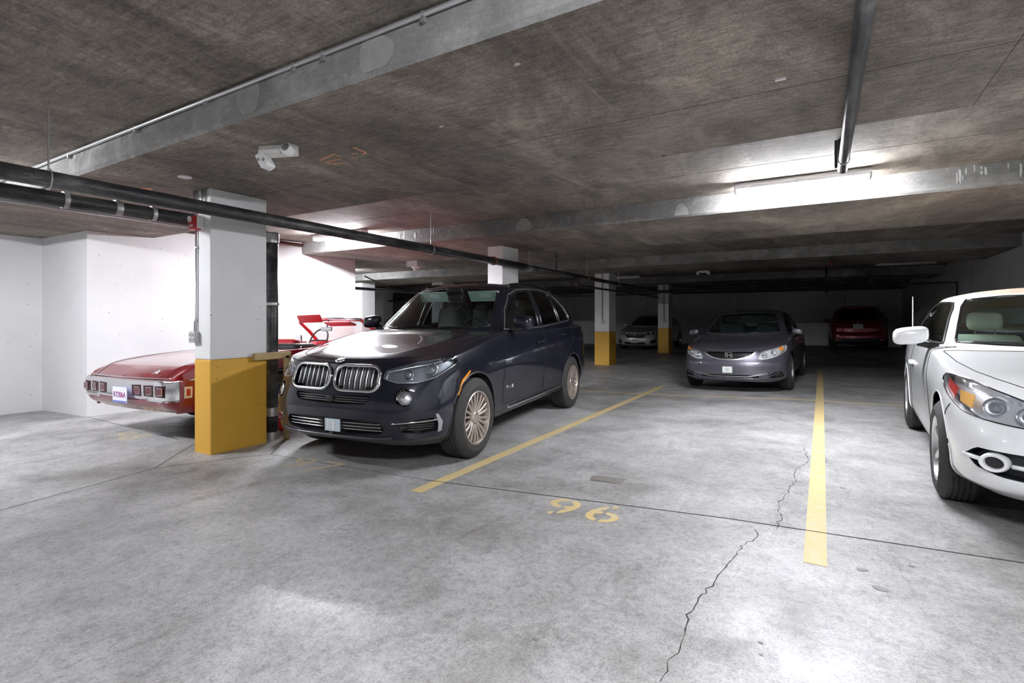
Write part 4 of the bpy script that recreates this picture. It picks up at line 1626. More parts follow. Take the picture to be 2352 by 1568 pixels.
def compact_common(root, sh, gs, paint, glass, sx, sy, sz, wheelM, spokes, mir, inter):
    doors = {}
    sh.cut('hood', [(a * sx, b * sy) for a, b in [(0, .16), (.22, .18), (.44, .25), (.57, .37), (.65, .52), (.71, .70), (.755, .98), (.78, 1.30), (.5, 1.24), (0, 1.20)]], 'top', cond=lambda V: (V[:, 2] > .68 * sz) & (V[:, 1] < 1.4 * sy))
    assign(sh, 'front_bumper', lambda c: c[1] < .9 * sy and c[2] < .57 * sz)
    assign(sh, 'rear_bumper', lambda c: c[1] > 3.7 * sy and c[2] < .62 * sz)
    for nm in ('body', 'front_bumper', 'rear_bumper', 'hood'):
        sh.piece(nm, paint, root)
    for nm in ('front_door', 'rear_door'):
        for sd in (1, -1):
            doors[nm, sd] = sh.piece(nm, paint, root, side=sd)
            sh.trim(nm, .003, seam_m, doors[nm, sd], 'panel_gap', side=sd)
    sh.trim('hood', .003, seam_m, root, 'panel_gap')
    gs.piece('body', paint, root, 'roof_and_pillars')
    gs.piece('windscreen', glass, root)
    gs.piece('back_window', glass, root)
    gs.trim('windscreen', .008, gloss_bk, root, 'windscreen_seal')
    gs.trim('back_window', .008, gloss_bk, root, 'back_window_seal')
    for nm in ('front_window', 'rear_window'):
        for sd in (1, -1):
            k = gs.piece(nm, glass, root, side=sd)
            gs.trim(nm, .009, gloss_bk, k, 'window_seal', side=sd)
    for cy in (.93, 3.60):
        arch_liner(root, cy * sy, .317 * sz, .37 * sz, .84 * sx, .58 * sx, under_m)
        for sd in (1, -1):
            make_wheel(root, (sd * .765 * sx, cy * sy, .317 * sz), .317 * sz, .205, .205, spokes, wheelM, sd, full=False, spoke_w=(.026, .02), n=28)
    G().box((0, 2.25 * sy, .31), (1.1, 4.0 * sy, .2)).build('underbody', under_m, root)
    G().box((0, 2.27 * sy, .27), (1.5, 2.0 * sy, .12)).build('floor_pan', under_m, root)
    mirror_pair(root, (.915 * sx, 1.52 * sy, 1.005 * sz), mir, paint, mirror_gl, black_pl)
    smooth_by_angle(G().box((0, 1.55 * sy, .87 * sz), (1.36, .5, .16), bev=.05).build('dashboard', inter, root), 50)
    steering_wheel(root, .36, 1.72 * sy, .93 * sz, inter)
    for x in (-.36, .36):
        seat(root, x, 2.15 * sy, .52, inter, h=.60)
    seat(root, 0, 2.95 * sy, .55, inter, w=1.2, h=.5, head=False, name='rear_seat')
    G().box((0, 1.93 * sy, 1.285 * sz), (.22, .03, .06), bev=.012).build('rear_view_mirror', black_pl, root)
    for y, nm in ((2.22, 'front_door'), (3.18, 'rear_door')):
        for sd in (1, -1):
            z = (.80 if nm == 'front_door' else .83) * sz
            p = sh.path([(.87, (y - .08) * sy, z), (.87, (y + .08) * sy, z + .004)], 90, .02, .04)
            e0, e1 = sh.hit((.87, (y - .09) * sy, z), 90)[0], sh.hit((.87, (y + .09) * sy, z), 90)[0]
            G().tube([(sd * q.x, q.y, q.z) for q in [e0] + p + [e1]], .011, 6).build('door_handle', paint, doors[nm, sd], True)
    for x in (.1, -.42):
        G().tube(gs.path([(x + .45, 0, 1.0 * sz), (x + .05, 0, .99 * sz)], 0, .012, .05), .007, 6).build('wiper', black_pl, root)
    return doors


def side_tube(sh, root, pts, phi, r, m, name, off=0.0, step=.03):
    for sd in (1, -1):
        p = sh.path(pts, phi, off, step)
        G().tube([(sd * q.x, q.y, q.z) for q in p], r, 6).build(name, m, root, True)


def lamp_unit(sh, root, name, lamps, phi, m_house, depth=.04, ring=lamp_chrome, lens=lens_m, extra=None):
    out = []
    for sd in (1, -1):
        h = sh.piece(name, m_house, root, 'headlight', off=-depth, side=sd, wall=depth)
        sh.piece(name, lens, h, 'headlight_lens', off=.001, side=sd)
        for (x, y, z, r, mm) in lamps:
            q, n = sh.hit((x, y, z), phi)
            n = (n + Vector((0, -1.2, -.05))).normalized()
            M = n.to_track_quat('Z', 'Y').to_matrix().to_4x4()
            M.translation = q - n * (depth * .6)
            g = G()
            g.lathe([(r, -.02), (r, .006), (r * .86, .009), (r * .78, -.002), (r * .5, -.006), (.001, .006)], n=18)
            g.xf(M)
            if sd < 0:
                g.V = [(-v[0], v[1], v[2]) for v in g.V]
                g.F = [f[::-1] for f in g.F]
            smooth_by_angle(g.build('lamp_bowl', mm or ring, h), 40)
        out.append(h)
    return out


def build_sedan():
    L = 4.52
    paint = mat('purple_grey_paint', (.115, .110, .138), .36, .5, coat=1.0)
    glass = glass_mat('sedan_glass', (.70, .86, .82))
    root = empty('sedan')
    tag(root, 'purple-grey four-door sedan with a smile-shaped grille facing the open stall', 'car', 'parked cars')
    sh, gs, S, T, X = compact_shells(1, 1, 1)
    sh.cut('grille', [(0, .572), (.15, .578), (.27, .60), (.36, .64), (.42, .695), (.36, .702), (0, .702)], 0)
    hl = smooth_poly(on_front(sh, [(.445, None, .575), (.45, None, .64), (.50, None, .70), (.66, None, .75), (.79, .45, .785), (.848, .58, .79), (.845, .53, .715), (.75, .33, .64), (.60, None, .585)]))
    sh.cut('headlight', hl, 35)
    sh.cut('low_grille', [(0, .275), (.42, .278), (.50, .30), (.46, .325), (.36, .32), (0, .318)], 0)
    sh.cut('fog_bezel', [(.56, .11, .30), (.66, .17, .36), (.76, .29, .385), (.795, .36, .30), (.76, .30, .27), (.62, .15, .272)], 35)
    M = {'tyre': tyre_m, 'rim': satin, 'disc': disc_m, 'spoke': satin, 'hub': satin}
    compact_common(root, sh, gs, paint, glass, 1, 1, 1, M, 5, (.19, .16, .12), mat('charcoal_cloth', (.03, .032, .036), .8))
    k = sh.piece('grille', black_pl, root, off=-.04, wall=.04)
    for z in (.60, .632, .664):
        hw = .22 + (z - .6) * 2.4
        sh.tubes([[(-hw, 0, z), (hw, 0, z)]], 0, .006, gloss_bk, k, 'grille_bar', -.01, mirror=False)
    band = [(-.475, .1, .715), (-.42, .1, .69), (-.36, .08, .632), (-.27, .06, .59), (-.14, .04, .562), (0, .04, .556), (.14, .04, .562), (.27, .06, .59), (.36, .08, .632), (.42, .1, .69), (.475, .1, .715)]
    low = [(-.44, .1, .722), (-.385, .1, .69), (-.33, .08, .645), (-.25, .06, .61), (-.13, .04, .583), (0, .04, .577), (.13, .04, .583), (.25, .06, .61), (.33, .08, .645), (.385, .1, .69), (.44, .1, .722)]
    sh.patch(band + low[::-1], 0, satin, root, 'grille_surround', .012, .014, 1, .03)
    sh.patch([(-.42, 0, .724), (.42, 0, .724), (.40, 0, .704), (-.40, 0, .704)], 0, paint, root, 'grille_top_bar', .006, .01, 1, .04)
    # maker's emblem: letter H in a rounded frame
    em = G()
    q, n = sh.hit((0, 0, .645), 0)
    y = q.y - .018
    em.box((-.026, y, .645), (.014, .012, .07), bev=.003)
    em.box((.026, y, .645), (.014, .012, .07), bev=.003)
    em.box((0, y, .645), (.05, .012, .014), bev=.003)
    em.tube(rounded_rect(-.053, .053, .598, .692, .02, 4, y), .006, 6, True)
    em.build('front_emblem', chrome, root, False)
    lamp_unit(sh, root, 'headlight', [(.53, .16, .645, .045, None), (.66, .27, .69, .045, None), (.785, .42, .745, .034, amber_m)], 35, mat('lamp_housing_light', (.80, .80, .77), .3, .3))
    sh.piece('low_grille', black_pl, root, 'lower_air_intake', off=-.04, wall=.04)
    for sd in (1, -1):
        k = sh.piece('fog_bezel', black_pl, root, 'fog_lamp_bezel', off=-.02, side=sd, wall=.02)
        for z in (.295, .315, .335):
            p = sh.path([(.70, .2, z), (.79, .34, z)], 35, -.008, .03)
            G().tube([(sd * q.x, q.y, q.z) for q in p], .005, 6).build('bezel_slat', mat('dark_grey_plastic', (.05, .05, .055), .4), k, True)
        p = sh.path([(.575, .12, .292), (.65, .16, .32), (.74, .27, .375)], 35, .004, .03)
        G().tube([(sd * q.x, q.y, q.z) for q in p], .009, 6).build('bezel_blade', paint, k, True)
        sh.patch([(.30, 0, .288), (.48, 0, .318), (.575, 0, .338), (.575, 0, .356), (.47, 0, .345), (.30, 0, .305)], 0, satin, root, 'bumper_trim', .01, .012, sd, .03)
    sh.patch([(-.32, 0, .288), (.32, 0, .288), (.32, 0, .303), (-.32, 0, .303)], 0, satin, root, 'bumper_trim', .01, .012, 1, .03)
    sh.tubes([[(0, 0, .262), (.4, 0, .262), (.66, .15, .268), (.78, .3, .28)]], 20, .008, paint, root, 'bumper_lip', .006)
    card = plate(root, (-.02, -.014, .405), .155, .105, mat('plate_white', (.72, .76, .70), .5), name='front_plate_card')
    g = G()
    for dx, dz in ((-.02, .012), (0, .02), (.02, .012), (0, -.002), (-.012, -.016), (.014, -.016)):
        g.box((-.02 + dx, -.0185, .405 + dz), (.012, .002, .008))
    o = g.build('card_print', mat('grey_ink', (.12, .12, .13), .6), card)
    o['kind'] = 'stuff'
    side_tube(sh, root, [(.86, 1.1, .70), (.87, 2.2, .72), (.87, 3.3, .76)], 90, .004, paint, 'body_crease', .0)
    place_car(root, L, -1.33, 9.28, -2.3, TILT, dz=.03)
    return root


def build_hatchback():
    L = 4.46
    sx, sy, sz = 1.015, .985, 1.015
    paint = mat('silver_white_paint', (.55, .55, .54), .3, .35, coat=1.0)
    glass = glass_mat('hatch_glass', (.40, .52, .50))
    root = empty('hatchback')
    tag(root, 'silver hatchback with a six-sided grille parked by the far wall behind a column', 'car', 'parked cars')
    sh, gs, S, T, X = compact_shells(sx, sy, sz, True)
    sh.cut('grille', T([(0, .50), (.30, .502), (.42, .60), (.37, .67), (0, .68)]), 0)
    hl = smooth_poly(on_front(sh, X([(.47, .1, .62), (.46, .1, .68), (.60, .2, .725), (.78, .45, .765), (.845, .58, .76), (.82, .47, .69), (.66, .24, .645)])))
    sh.cut('headlight', hl, 35)
    sh.cut('low_grille', T([(0, .255), (.40, .258), (.46, .31), (.40, .345), (0, .35)]), 0)
    sh.cut('fog_bezel', X([(.56, .11, .30), (.62, .15, .42), (.77, .30, .46), (.80, .38, .33), (.66, .18, .285)]), 35)
    M = {'tyre': tyre_m, 'rim': satin, 'disc': disc_m, 'spoke': satin, 'hub': satin}
    compact_common(root, sh, gs, paint, glass, sx, sy, sz, M, 5, (.19, .16, .12), black_int)
    k = sh.piece('grille', black_pl, root, off=-.04, wall=.04)
    for z in (.545, .585):
        sh.tubes([[(-.33, 0, z), (.33, 0, z)]], 0, .006, gloss_bk, k, 'grille_bar', -.01, mirror=False)
    sh.tubes([[(-.40, 0, .645), (-.1, 0, .632), (.1, 0, .632), (.40, 0, .645)]], 0, .013, chrome, k, 'grille_wing', .006, mirror=False)
    o = sh.tubes([rounded_rect(-.07, .07, .605, .66, .025)], 0, .008, chrome, k, 'grille_badge', .01, mirror=False, closed=True)
    sh.tubes([X([(-.40, 0, .655), (-.42, 0, .60), (-.31, 0, .508), (.31, 0, .508), (.42, 0, .60), (.40, 0, .655)])], 0, .010, satin, k, 'grille_surround', .004, mirror=False)
    lamp_unit(sh, root, 'headlight', [(.60 * sx, .22, .685 * sz, .04, None), (.74 * sx, .38, .715 * sz, .034, None)], 35, mat('lamp_housing', (.10, .105, .115), .3, .5))
    sh.piece('low_grille', black_pl, root, 'lower_air_intake', off=-.04, wall=.04)
    for sd in (1, -1):
        sh.piece('fog_bezel', black_pl, root, 'fog_lamp_bezel', off=-.03, side=sd, wall=.03)
    pl = plate(root, (0, -.012, .395), .30, .152, mat('plate_white', (.72, .76, .70), .5), name='licence_plate')
    g = G()
    for i in range(6):
        g.box((-.105 + i * .042, -.0165, .395), (.028, .002, .06))
    g.build('plate_number', mat('plate_blue_ink', (.18, .2, .3), .6), pl)['kind'] = 'stuff'
    G().tube([(.0, 3.2, 1.43 * sz), (0, 3.36, 1.60 * sz)], .006, 6).build('roof_antenna', black_pl, root)
    place_car(root, L, -6.55, 20.6, -2, .0, dz=-.03)
    return root
# ------------------------------------------------------------------ dark red SUV seen from behind (built with y = 0 at its tail)
def build_red_suv():
    L = 4.55
    paint = mat('dark_red_paint', (.20, .008, .022), .3, .4, coat=1.0)
    glass = glass_mat('red_suv_glass', (.04, .04, .045))
    root = empty('crossover')
    tag(root, 'dark red crossover with its tail to the aisle in the far corner by the wall', 'car', 'parked cars')
    base = [(0, 0), (.35, .012), (.62, .05), (.79, .15), (.865, .32), (.90, .55), (.918, .93), (.92, 1.5), (.92, 2.2), (.92, 3.0), (.915, 3.63), (.88, 4.05), (.76, 4.4), (.45, 4.53), (0, 4.55)]
    rows = [
        {'d': {0: .12, 5: .1, 10: .1, 14: .12}, 'z': {0: .30, 5: .24, 7: .26, 14: .24}},
        {'d': {0: .03, 5: .02, 7: .03, 10: .02, 14: .03}, 'z': {0: .36, 7: .33, 14: .3}},
        {'d': {0: 0, 7: .02, 14: 0}, 'z': {0: .48, 7: .48, 14: .45}},
        {'d': {0: .01, 7: .01, 14: 0}, 'z': {0: .62, 7: .65, 14: .6}},
        {'d': {0: .07, 3: .05, 5: 0, 14: .03}, 'z': {0: .72, 5: .80, 7: .82, 14: .75}},
        {'d': {0: .07, 3: .06, 5: .01, 10: .0, 14: .06}, 'z': {0: .88, 5: .92, 7: .95, 14: .85}},
        {'d': {0: .15, 3: .12, 5: .06, 7: .05, 10: .06, 14: .2}, 'z': {0: 1.08, 3: 1.08, 5: 1.08, 7: 1.06, 8: 1.03, 10: .98, 14: .95}},
        [(0, .30, 1.12), (.3, .31, 1.12), (.52, .35, 1.12), (.64, .45, 1.12), (.72, .62, 1.11), (.77, .85, 1.1), (.8, 1.1, 1.09), (.8, 1.6, 1.07), (.8, 2.2, 1.05), (.78, 2.9, 1.03), (.74, 3.4, 1.0), (.65, 3.8, .98), (.5, 4.0, .97), (.3, 4.1, .96), (0, 4.12, .96)],
        [(0, .7, 1.1), (0, .72, 1.1), (0, .75, 1.1), (0, .8, 1.1), (0, .9, 1.1), (0, 1.1, 1.1), (0, 1.3, 1.08), (0, 1.7, 1.06), (0, 2.2, 1.05), (0, 2.7, 1.05), (0, 3.0, 1.05), (0, 3.3, 1.02), (0, 3.5, 1.0), (0, 3.6, 1.0), (0, 3.62, 1.0)],
    ]
    sh = Shell(surf(outline_rows(base, rows), 110, 52, {6: .5}))
    gh = [
        [(0, .17, 1.06), (.42, .19, 1.06), (.68, .28, 1.06), (.83, .5, 1.05), (.86, 1.1, 1.04), (.86, 2.0, 1.03), (.84, 2.6, 1.02), (.74, 2.95, 1.01), (.6, 3.12, 1.0), (.36, 3.2, 1.0), (0, 3.22, 1.0)],
        [(0, .33, 1.34), (.38, .35, 1.34), (.61, .42, 1.33), (.74, .6, 1.32), (.775, 1.1, 1.32), (.775, 2.0, 1.31), (.75, 2.35, 1.3), (.66, 2.6, 1.29), (.54, 2.74, 1.28), (.32, 2.8, 1.28), (0, 2.82, 1.28)],
        [(0, .42, 1.57), (.34, .44, 1.57), (.54, .5, 1.555), (.64, .66, 1.55), (.67, 1.1, 1.57), (.67, 1.8, 1.565), (.65, 2.1, 1.55), (.58, 2.25, 1.54), (.47, 2.36, 1.53), (.28, 2.42, 1.53), (0, 2.44, 1.53)],
        [(0, .44, 1.655), (.3, .46, 1.652), (.46, .54, 1.64), (.54, .7, 1.635), (.565, 1.1, 1.65), (.565, 1.6, 1.65), (.54, 1.85, 1.64), (.48, 2.0, 1.63), (.4, 2.08, 1.62), (.24, 2.12, 1.62), (0, 2.14, 1.62)],
        [(0, 1.0, 1.70), (0, 1.01, 1.70), (0, 1.05, 1.70), (0, 1.1, 1.70), (0, 1.2, 1.70), (0, 1.4, 1.70), (0, 1.5, 1.69), (0, 1.58, 1.69), (0, 1.62, 1.68), (0, 1.65, 1.68), (0, 1.66, 1.68)],
    ]
    gs = Shell(surf(gh, 90, 34, {3: .6}))
    for cy in (.93, 3.63):
        sh.cut('arch', arc(cy, .36, .41, 0, 180, 24) + [(cy - .41, .05), (cy + .41, .05)], 90)
    sh.cut('cabin', [(0, .4), (.6, .45), (.78, .7), (.8, 2.4), (.6, 2.9), (0, 3.0)], 'top', cond=lambda V: V[:, 2] > .9)
    sh.cut('tail_lamp', [(.52, .06, 1.005), (.86, .2, 1.01), (.905, .5, 1.03), (.90, .5, 1.075), (.80, .2, 1.07), (.56, .06, 1.035)], 35)
    sh.cut('tailgate', [(0, .60), (.60, .60), (.70, .74), (.74, 1.2), (0, 1.2)], 0, cond=lambda V: V[:, 1] < .4)
    assign(sh, 'rear_cladding', lambda c: c[2] < .50 and (c[1] < .9 or c[1] > 3.7 or c[2] < .34))
    gs.cut('back_window', [(0, 1.15), (.56, 1.16), (.66, 1.19), (.55, 1.50), (.49, 1.575), (0, 1.60)], 0, cond=lambda V: V[:, 1] < .8)
    gs.cut('rear_side_window', [(.62, 1.12), (.8, 1.5), (1.0, 1.545), (1.6, 1.56), (1.6, 1.10)], 90)
    gs.cut('front_side_window', [(1.66, 1.10), (1.66, 1.555), (2.0, 1.53), (2.65, 1.12)], 90)
    gs.cut('windscreen', [(0, 1.08), (.6, 1.08), (.45, 1.55), (0, 1.58)], 180)
    clad = mat('dark_cladding', (.02, .02, .022), .6)
    sh.piece('body', paint, root)
    sh.piece('rear_cladding', clad, root, 'lower_cladding')
    t = sh.piece('tailgate', paint, root)
    sh.trim('tailgate', .005, seam_m, t, 'panel_gap')
    gs.piece('body', paint, root, 'roof_and_pillars')
    gs.piece('back_window', glass, root)
    gs.piece('windscreen', glass, root)
    for nm in ('rear_side_window', 'front_side_window'):
        for sd in (1, -1):
            gs.piece(nm, glass, root, side=sd)
    lampm = mat('tail_lamp_red', (.25, .02, .03), .2, .2, coat=.8)
    for sd in (1, -1):
        t = sh.piece('tail_lamp', lampm, root, side=sd, off=.003)
        p = sh.path([(.56, .06, 1.02), (.86, .22, 1.04)], 35, .008, .03)
        G().tube([(sd * q.x, q.y, q.z) for q in p], .006, 6).build('lamp_strip', chrome, t, True)
        sh.patch([(.62, .05, .43), (.70, .08, .475), (.73, .1, .475), (.705, .08, .415), (.66, .07, .41)], 20, mat('reflector_red', (.95, .05, .08), .15, emit=None, coat=.8), root, 'bumper_reflector', .006, .01, sd, .03)
    # spoiler, handle bar, badge, plate
    smooth_by_angle(G().box((0, .44, 1.645), (1.02, .26, .03), bev=.012).build('roof_spoiler', paint, root), 50)
    sh.patch([(-.2, 0, .86), (.2, 0, .86), (.2, 0, 1.005), (-.2, 0, 1.005)], 0, paint, root, 'plate_recess', .004, .008, 1, .05)
    q, n = sh.hit((0, 0, .93), 0)
    pl = plate(root, (-.02, q.y - .012, .93), .30, .152, mat('plate_white', (.72, .76, .70), .5), rot=-.2)
    g = G()
    for i in range(6):
        g.box((-.125 + i * .042, q.y - .0185, .93), (.028, .002, .06))
    g.build('plate_number', mat('plate_blue_ink', (.18, .2, .3), .6), pl)['kind'] = 'stuff'
    q, n = sh.hit((0, 0, 1.03), 0)
    G().tube([(.045 * math.cos(a), q.y - .008, 1.04 + .035 * math.sin(a)) for a in [2 * math.pi * i / 20 for i in range(20)]], .007, 6, True).build('tail_badge', chrome, root, True)
    sh.tubes([[(0, 0, .655), (.6, 0, .655)]], 0, .012, paint, root, 'bumper_step', .004)
    G().box((0, .9, 1.72), (.03, .12, .05), bev=.012).build('roof_fin', black_pl, root)
    g = G()
    for cy in (.93, 3.63):
        arch_liner(root, cy, .36, .415, .87, .6, under_m)
    M = {'tyre': tyre_m, 'rim': satin, 'disc': disc_m, 'spoke': satin, 'hub': satin}
    for cy in (.93, 3.63):
        for sd in (1, -1):
            make_wheel(root, (sd * .80, cy, .36), .36, .225, .23, 5, M, sd, full=False, spoke_w=(.03, .02), n=28)
    G().box((0, 2.3, .38), (1.2, 4.0, .2)).build('underbody', under_m, root)
    mirror_pair(root, (1.0, 2.62, 1.15), (.2, .15, .14), paint, mirror_gl, black_pl)
    seat(root, 0, 1.2, .7, black_int, w=1.2, head=False, name='rear_seat')
    for x in (-.38, .38):
        seat(root, x, 2.0, .7, black_int, rake=-.2)
    place_car(root, L, 1.17, 22.6, 0, .02, dz=.06)
    return root


# ------------------------------------------------------------------ white convertible with a beige soft top
def build_convertible():
    L = 4.89
    paint = mat('pearl_white_paint', (.80, .81, .82), .28, 0, coat=1.0)
    glass = glass_mat('convertible_glass', (.60, .76, .72))
    root = empty('convertible')
    tag(root, 'white two-door convertible with a beige soft top parked beside the yellow line', 'car', 'parked cars')
    base = [(0, 0), (.32, .02), (.57, .085), (.74, .20), (.84, .38), (.882, .62), (.90, .97), (.906, 1.55), (.908, 2.3), (.908, 3.0), (.905, 3.69), (.87, 4.3), (.77, 4.7), (.48, 4.86), (0, 4.89)]
    rows = [
        {'d': {0: .16, 4: .14, 7: .09, 10: .09, 14: .14}, 'z': {0: .245, 5: .215, 7: .21, 14: .28}},
        {'d': {0: .04, 4: .035, 7: .03, 10: .02, 14: .04}, 'z': {0: .30, 5: .275, 7: .28, 14: .35}},
        {'d': {0: 0, 4: 0, 7: .022, 10: 0, 14: 0}, 'z': {0: .42, 5: .41, 7: .44, 14: .5}},
        {'d': {0: .0, 4: .005, 5: 0, 7: .008, 10: 0, 14: 0}, 'z': {0: .55, 5: .57, 7: .61, 14: .68}},
        {'d': {0: .035, 3: .045, 5: .012, 7: 0, 10: 0, 14: .02}, 'z': {0: .66, 3: .66, 5: .71, 7: .78, 14: .85}},
        {'d': {0: .09, 2: .12, 3: .15, 4: .13, 5: .075, 6: .055, 7: .045, 10: .05, 12: .07, 14: .09}, 'z': {0: .765, 2: .775, 3: .80, 4: .83, 5: .86, 6: .905, 7: .965, 8: 1.0, 10: 1.05, 12: 1.04, 14: 1.0}},
        [(0, .17, .805), (.24, .19, .806), (.43, .26, .815), (.55, .39, .838), (.63, .56, .868), (.70, .78, .895), (.76, 1.1, .935), (.80, 1.62, .993), (.80, 2.3, 1.02), (.80, 3.0, 1.05), (.78, 3.65, 1.08), (.7, 4.2, 1.08), (.6, 4.45, 1.06), (.42, 4.6, 1.04), (0, 4.65, 1.03)],
        [(0, .34, .845), (.14, .35, .846), (.26, .41, .855), (.35, .53, .875), (.42, .69, .897), (.47, .9, .922), (.52, 1.18, .958), (.55, 1.6, 1.008), (.5, 2.3, 1.0), (.5, 3.0, 1.03), (.5, 3.5, 1.08), (.47, 4.0, 1.10), (.4, 4.2, 1.09), (.26, 4.33, 1.07), (0, 4.38, 1.06)],
        [(0, .6, .885), (0, .61, .886), (0, .66, .893), (0, .75, .904), (0, .88, .92), (0, 1.05, .94), (0, 1.28, .97), (0, 1.58, 1.015), (0, 2.3, 1.0), (0, 3.0, 1.03), (0, 3.3, 1.08), (0, 3.7, 1.10), (0, 3.9, 1.10), (0, 4.0, 1.09), (0, 4.04, 1.08)],
    ]
    sh = Shell(surf(outline_rows(base, rows), 190, 84, {5: .5}))
    for cy in (.97, 3.69):
        sh.cut('arch', arc(cy, .34, .395, 0, 180, 28) + [(cy - .395, .05), (cy + .395, .05)], 90)
    sh.cut('cabin', [(0, 1.46), (.5, 1.52), (.72, 1.72), (.78, 1.95), (.78, 3.4), (.66, 3.95), (0, 4.1)], 'top', cond=lambda V: V[:, 2] > .85)
    hl = smooth_poly(on_front(sh, [(.43, None, .672), (.435, None, .70), (.52, None, .752), (.66, None, .812), (.79, .58, .862), (.868, .86, .868), (.89, .84, .81), (.865, .55, .722), (.80, .36, .675), (.68, None, .652), (.55, None, .648)]))
    sh.cut('headlight', hl, 42)
    sh.cut('intake', [(0, .355), (.45, .36), (.70, .365), (.79, .392), (.828, .45), (.79, .503), (.5, .51), (0, .51)], 0)
    sh.cut('door', [(1.52, .30), (1.50, .7), (1.72, 1.02), (3.0, 1.06), (3.06, .7), (2.98, .30)], 90)
    sh.cut('hood', [(0, .19), (.25, .21), (.45, .285), (.57, .42), (.65, .58), (.72, .80), (.775, 1.1), (.805, 1.55), (.6, 1.48), (0, 1.43)], 'top', cond=lambda V: (V[:, 2] > .76) & (V[:, 1] < 1.62))
    assign(sh, 'front_bumper', lambda c: c[1] < .6 and c[2] < .66)
    assign(sh, 'rear_bumper', lambda c: c[1] > 4.05 and c[2] < .7)
    for nm in ('body', 'front_bumper', 'rear_bumper', 'hood'):
        sh.piece(nm, paint, root)
    sh.trim('hood', .0035, seam_m, root, 'panel_gap')
    doors = {}
    for sd in (1, -1):
        doors[sd] = sh.piece('door', paint, root, side=sd)
        sh.trim('door', .0035, seam_m, doors[sd], 'panel_gap', side=sd)
        p = sh.path([(.9, 2.72, .80), (.9, 2.92, .81)], 90, .024, .04)
        e0, e1 = sh.hit((.9, 2.70, .80), 90)[0], sh.hit((.9, 2.94, .81), 90)[0]
        G().tube([(sd * q.x, q.y, q.z) for q in [e0] + p + [e1]], .013, 8).build('door_handle', paint, doors[sd], True)
        p = sh.path([(.85, .60, .70), (.88, .64, .66), (.89, .66, .62)], 60, .001, .03)
        G().tube([(sd * q.x, q.y, q.z) for q in p], .003, 6).build('bumper_gap', seam_m, root, True)
    # intake with its fog-lamp rings and cross bar
    mesh_m = mat('intake_mesh', (.012, .014, .02), .6)
    k = sh.piece('intake', mesh_m, root, 'air_intake', off=-.05, wall=.05)
    sh.tubes([[(.66, 0, .437), (.4, 0, .434), (0, 0, .432)][::-1], [(.835, 0, .44), (.782, 0, .44)]], 0, .013, paint, k, 'intake_cross_bar', -.002)
    for sd in (1, -1):
        c = Vector((.725, 0, .438))
        q, n = sh.hit(c, 0)
        M = (n + Vector((0, -1, 0))).normalized().to_track_quat('Z', 'Y').to_matrix().to_4x4()
        M.translation = q
        g = G().lathe([(.060, -.05), (.060, .012), (.053, .020), (.041, .016), (.036, .0), (.036, -.04)], n=32)
        g.V = [(v[0] * 1.1, v[1] * .86, v[2]) for v in g.V]
        g.xf(M)
        h = G().lathe([(.037, -.002), (.001, -.004)], n=24)
        h.V = [(v[0] * 1.1, v[1] * .86, v[2]) for v in h.V]
        h.xf(M)
        for gg, nm, mm in ((g, 'fog_lamp_ring', paint), (h, 'fog_lamp', black_pl)):
            if sd < 0:
                gg.V = [(-v[0], v[1], v[2]) for v in gg.V]
                gg.F = [f[::-1] for f in gg.F]
            smooth_by_angle(gg.build(nm, mm, k), 50)
    hs = lamp_unit(sh, root, 'headlight', [(.70, .30, .735, .058, None), (.575, .19, .708, .05, None)], 42, mat('lamp_housing_bright', (.78, .79, .81), .3, .5), depth=.055)
    for h, sd in zip(hs, (1, -1)):
        sh.patch([(.845, .55, .735), (.80, .42, .715), (.79, .45, .79), (.835, .60, .80)], 42, mat('amber_reflector', (.80, .42, .10), .35, .2), h, 'amber_indicator', -.025, .006, sd, .03)
        sh.patch([(.888, .80, .80), (.862, .62, .74), (.845, .62, .81), (.875, .82, .85)], 42, mat('red_reflector', (.42, .04, .03), .3), h, 'red_side_marker', -.02, .006, sd, .03)
        for (x, y, z, r) in ((.70, .30, .735, .034), (.575, .19, .708, .027)):
            q, n = sh.hit((x, y, z), 42)
            n = (n + Vector((0, -1.2, -.05))).normalized()
            M = n.to_track_quat('Z', 'Y').to_matrix().to_4x4()
            M.translation = q - n * .03
            g = G().lathe([(r, -.01), (r * .8, .008), (r * .4, .018), (.001, .02)], n=20).xf(M)
            if sd < 0:
                g.V = [(-v[0], v[1], v[2]) for v in g.V]
                g.F = [f[::-1] for f in g.F]
            g.build('projector_lens', mat('projector_glass', (.35, .37, .40), .06, .6), h, True)
    sh.trim('headlight', .0045, gloss_bk, root, 'headlight_seal')
    sh.tubes([rounded_rect(-.30, .30, .615, .70, .03)], 0, .012, chrome, root, 'grille_surround', .004, mirror=False, closed=True)
    sh.patch(rounded_rect(-.29, .29, .625, .69, .025), 0, black_pl, root, 'grille', .003, .01, 1, .04)
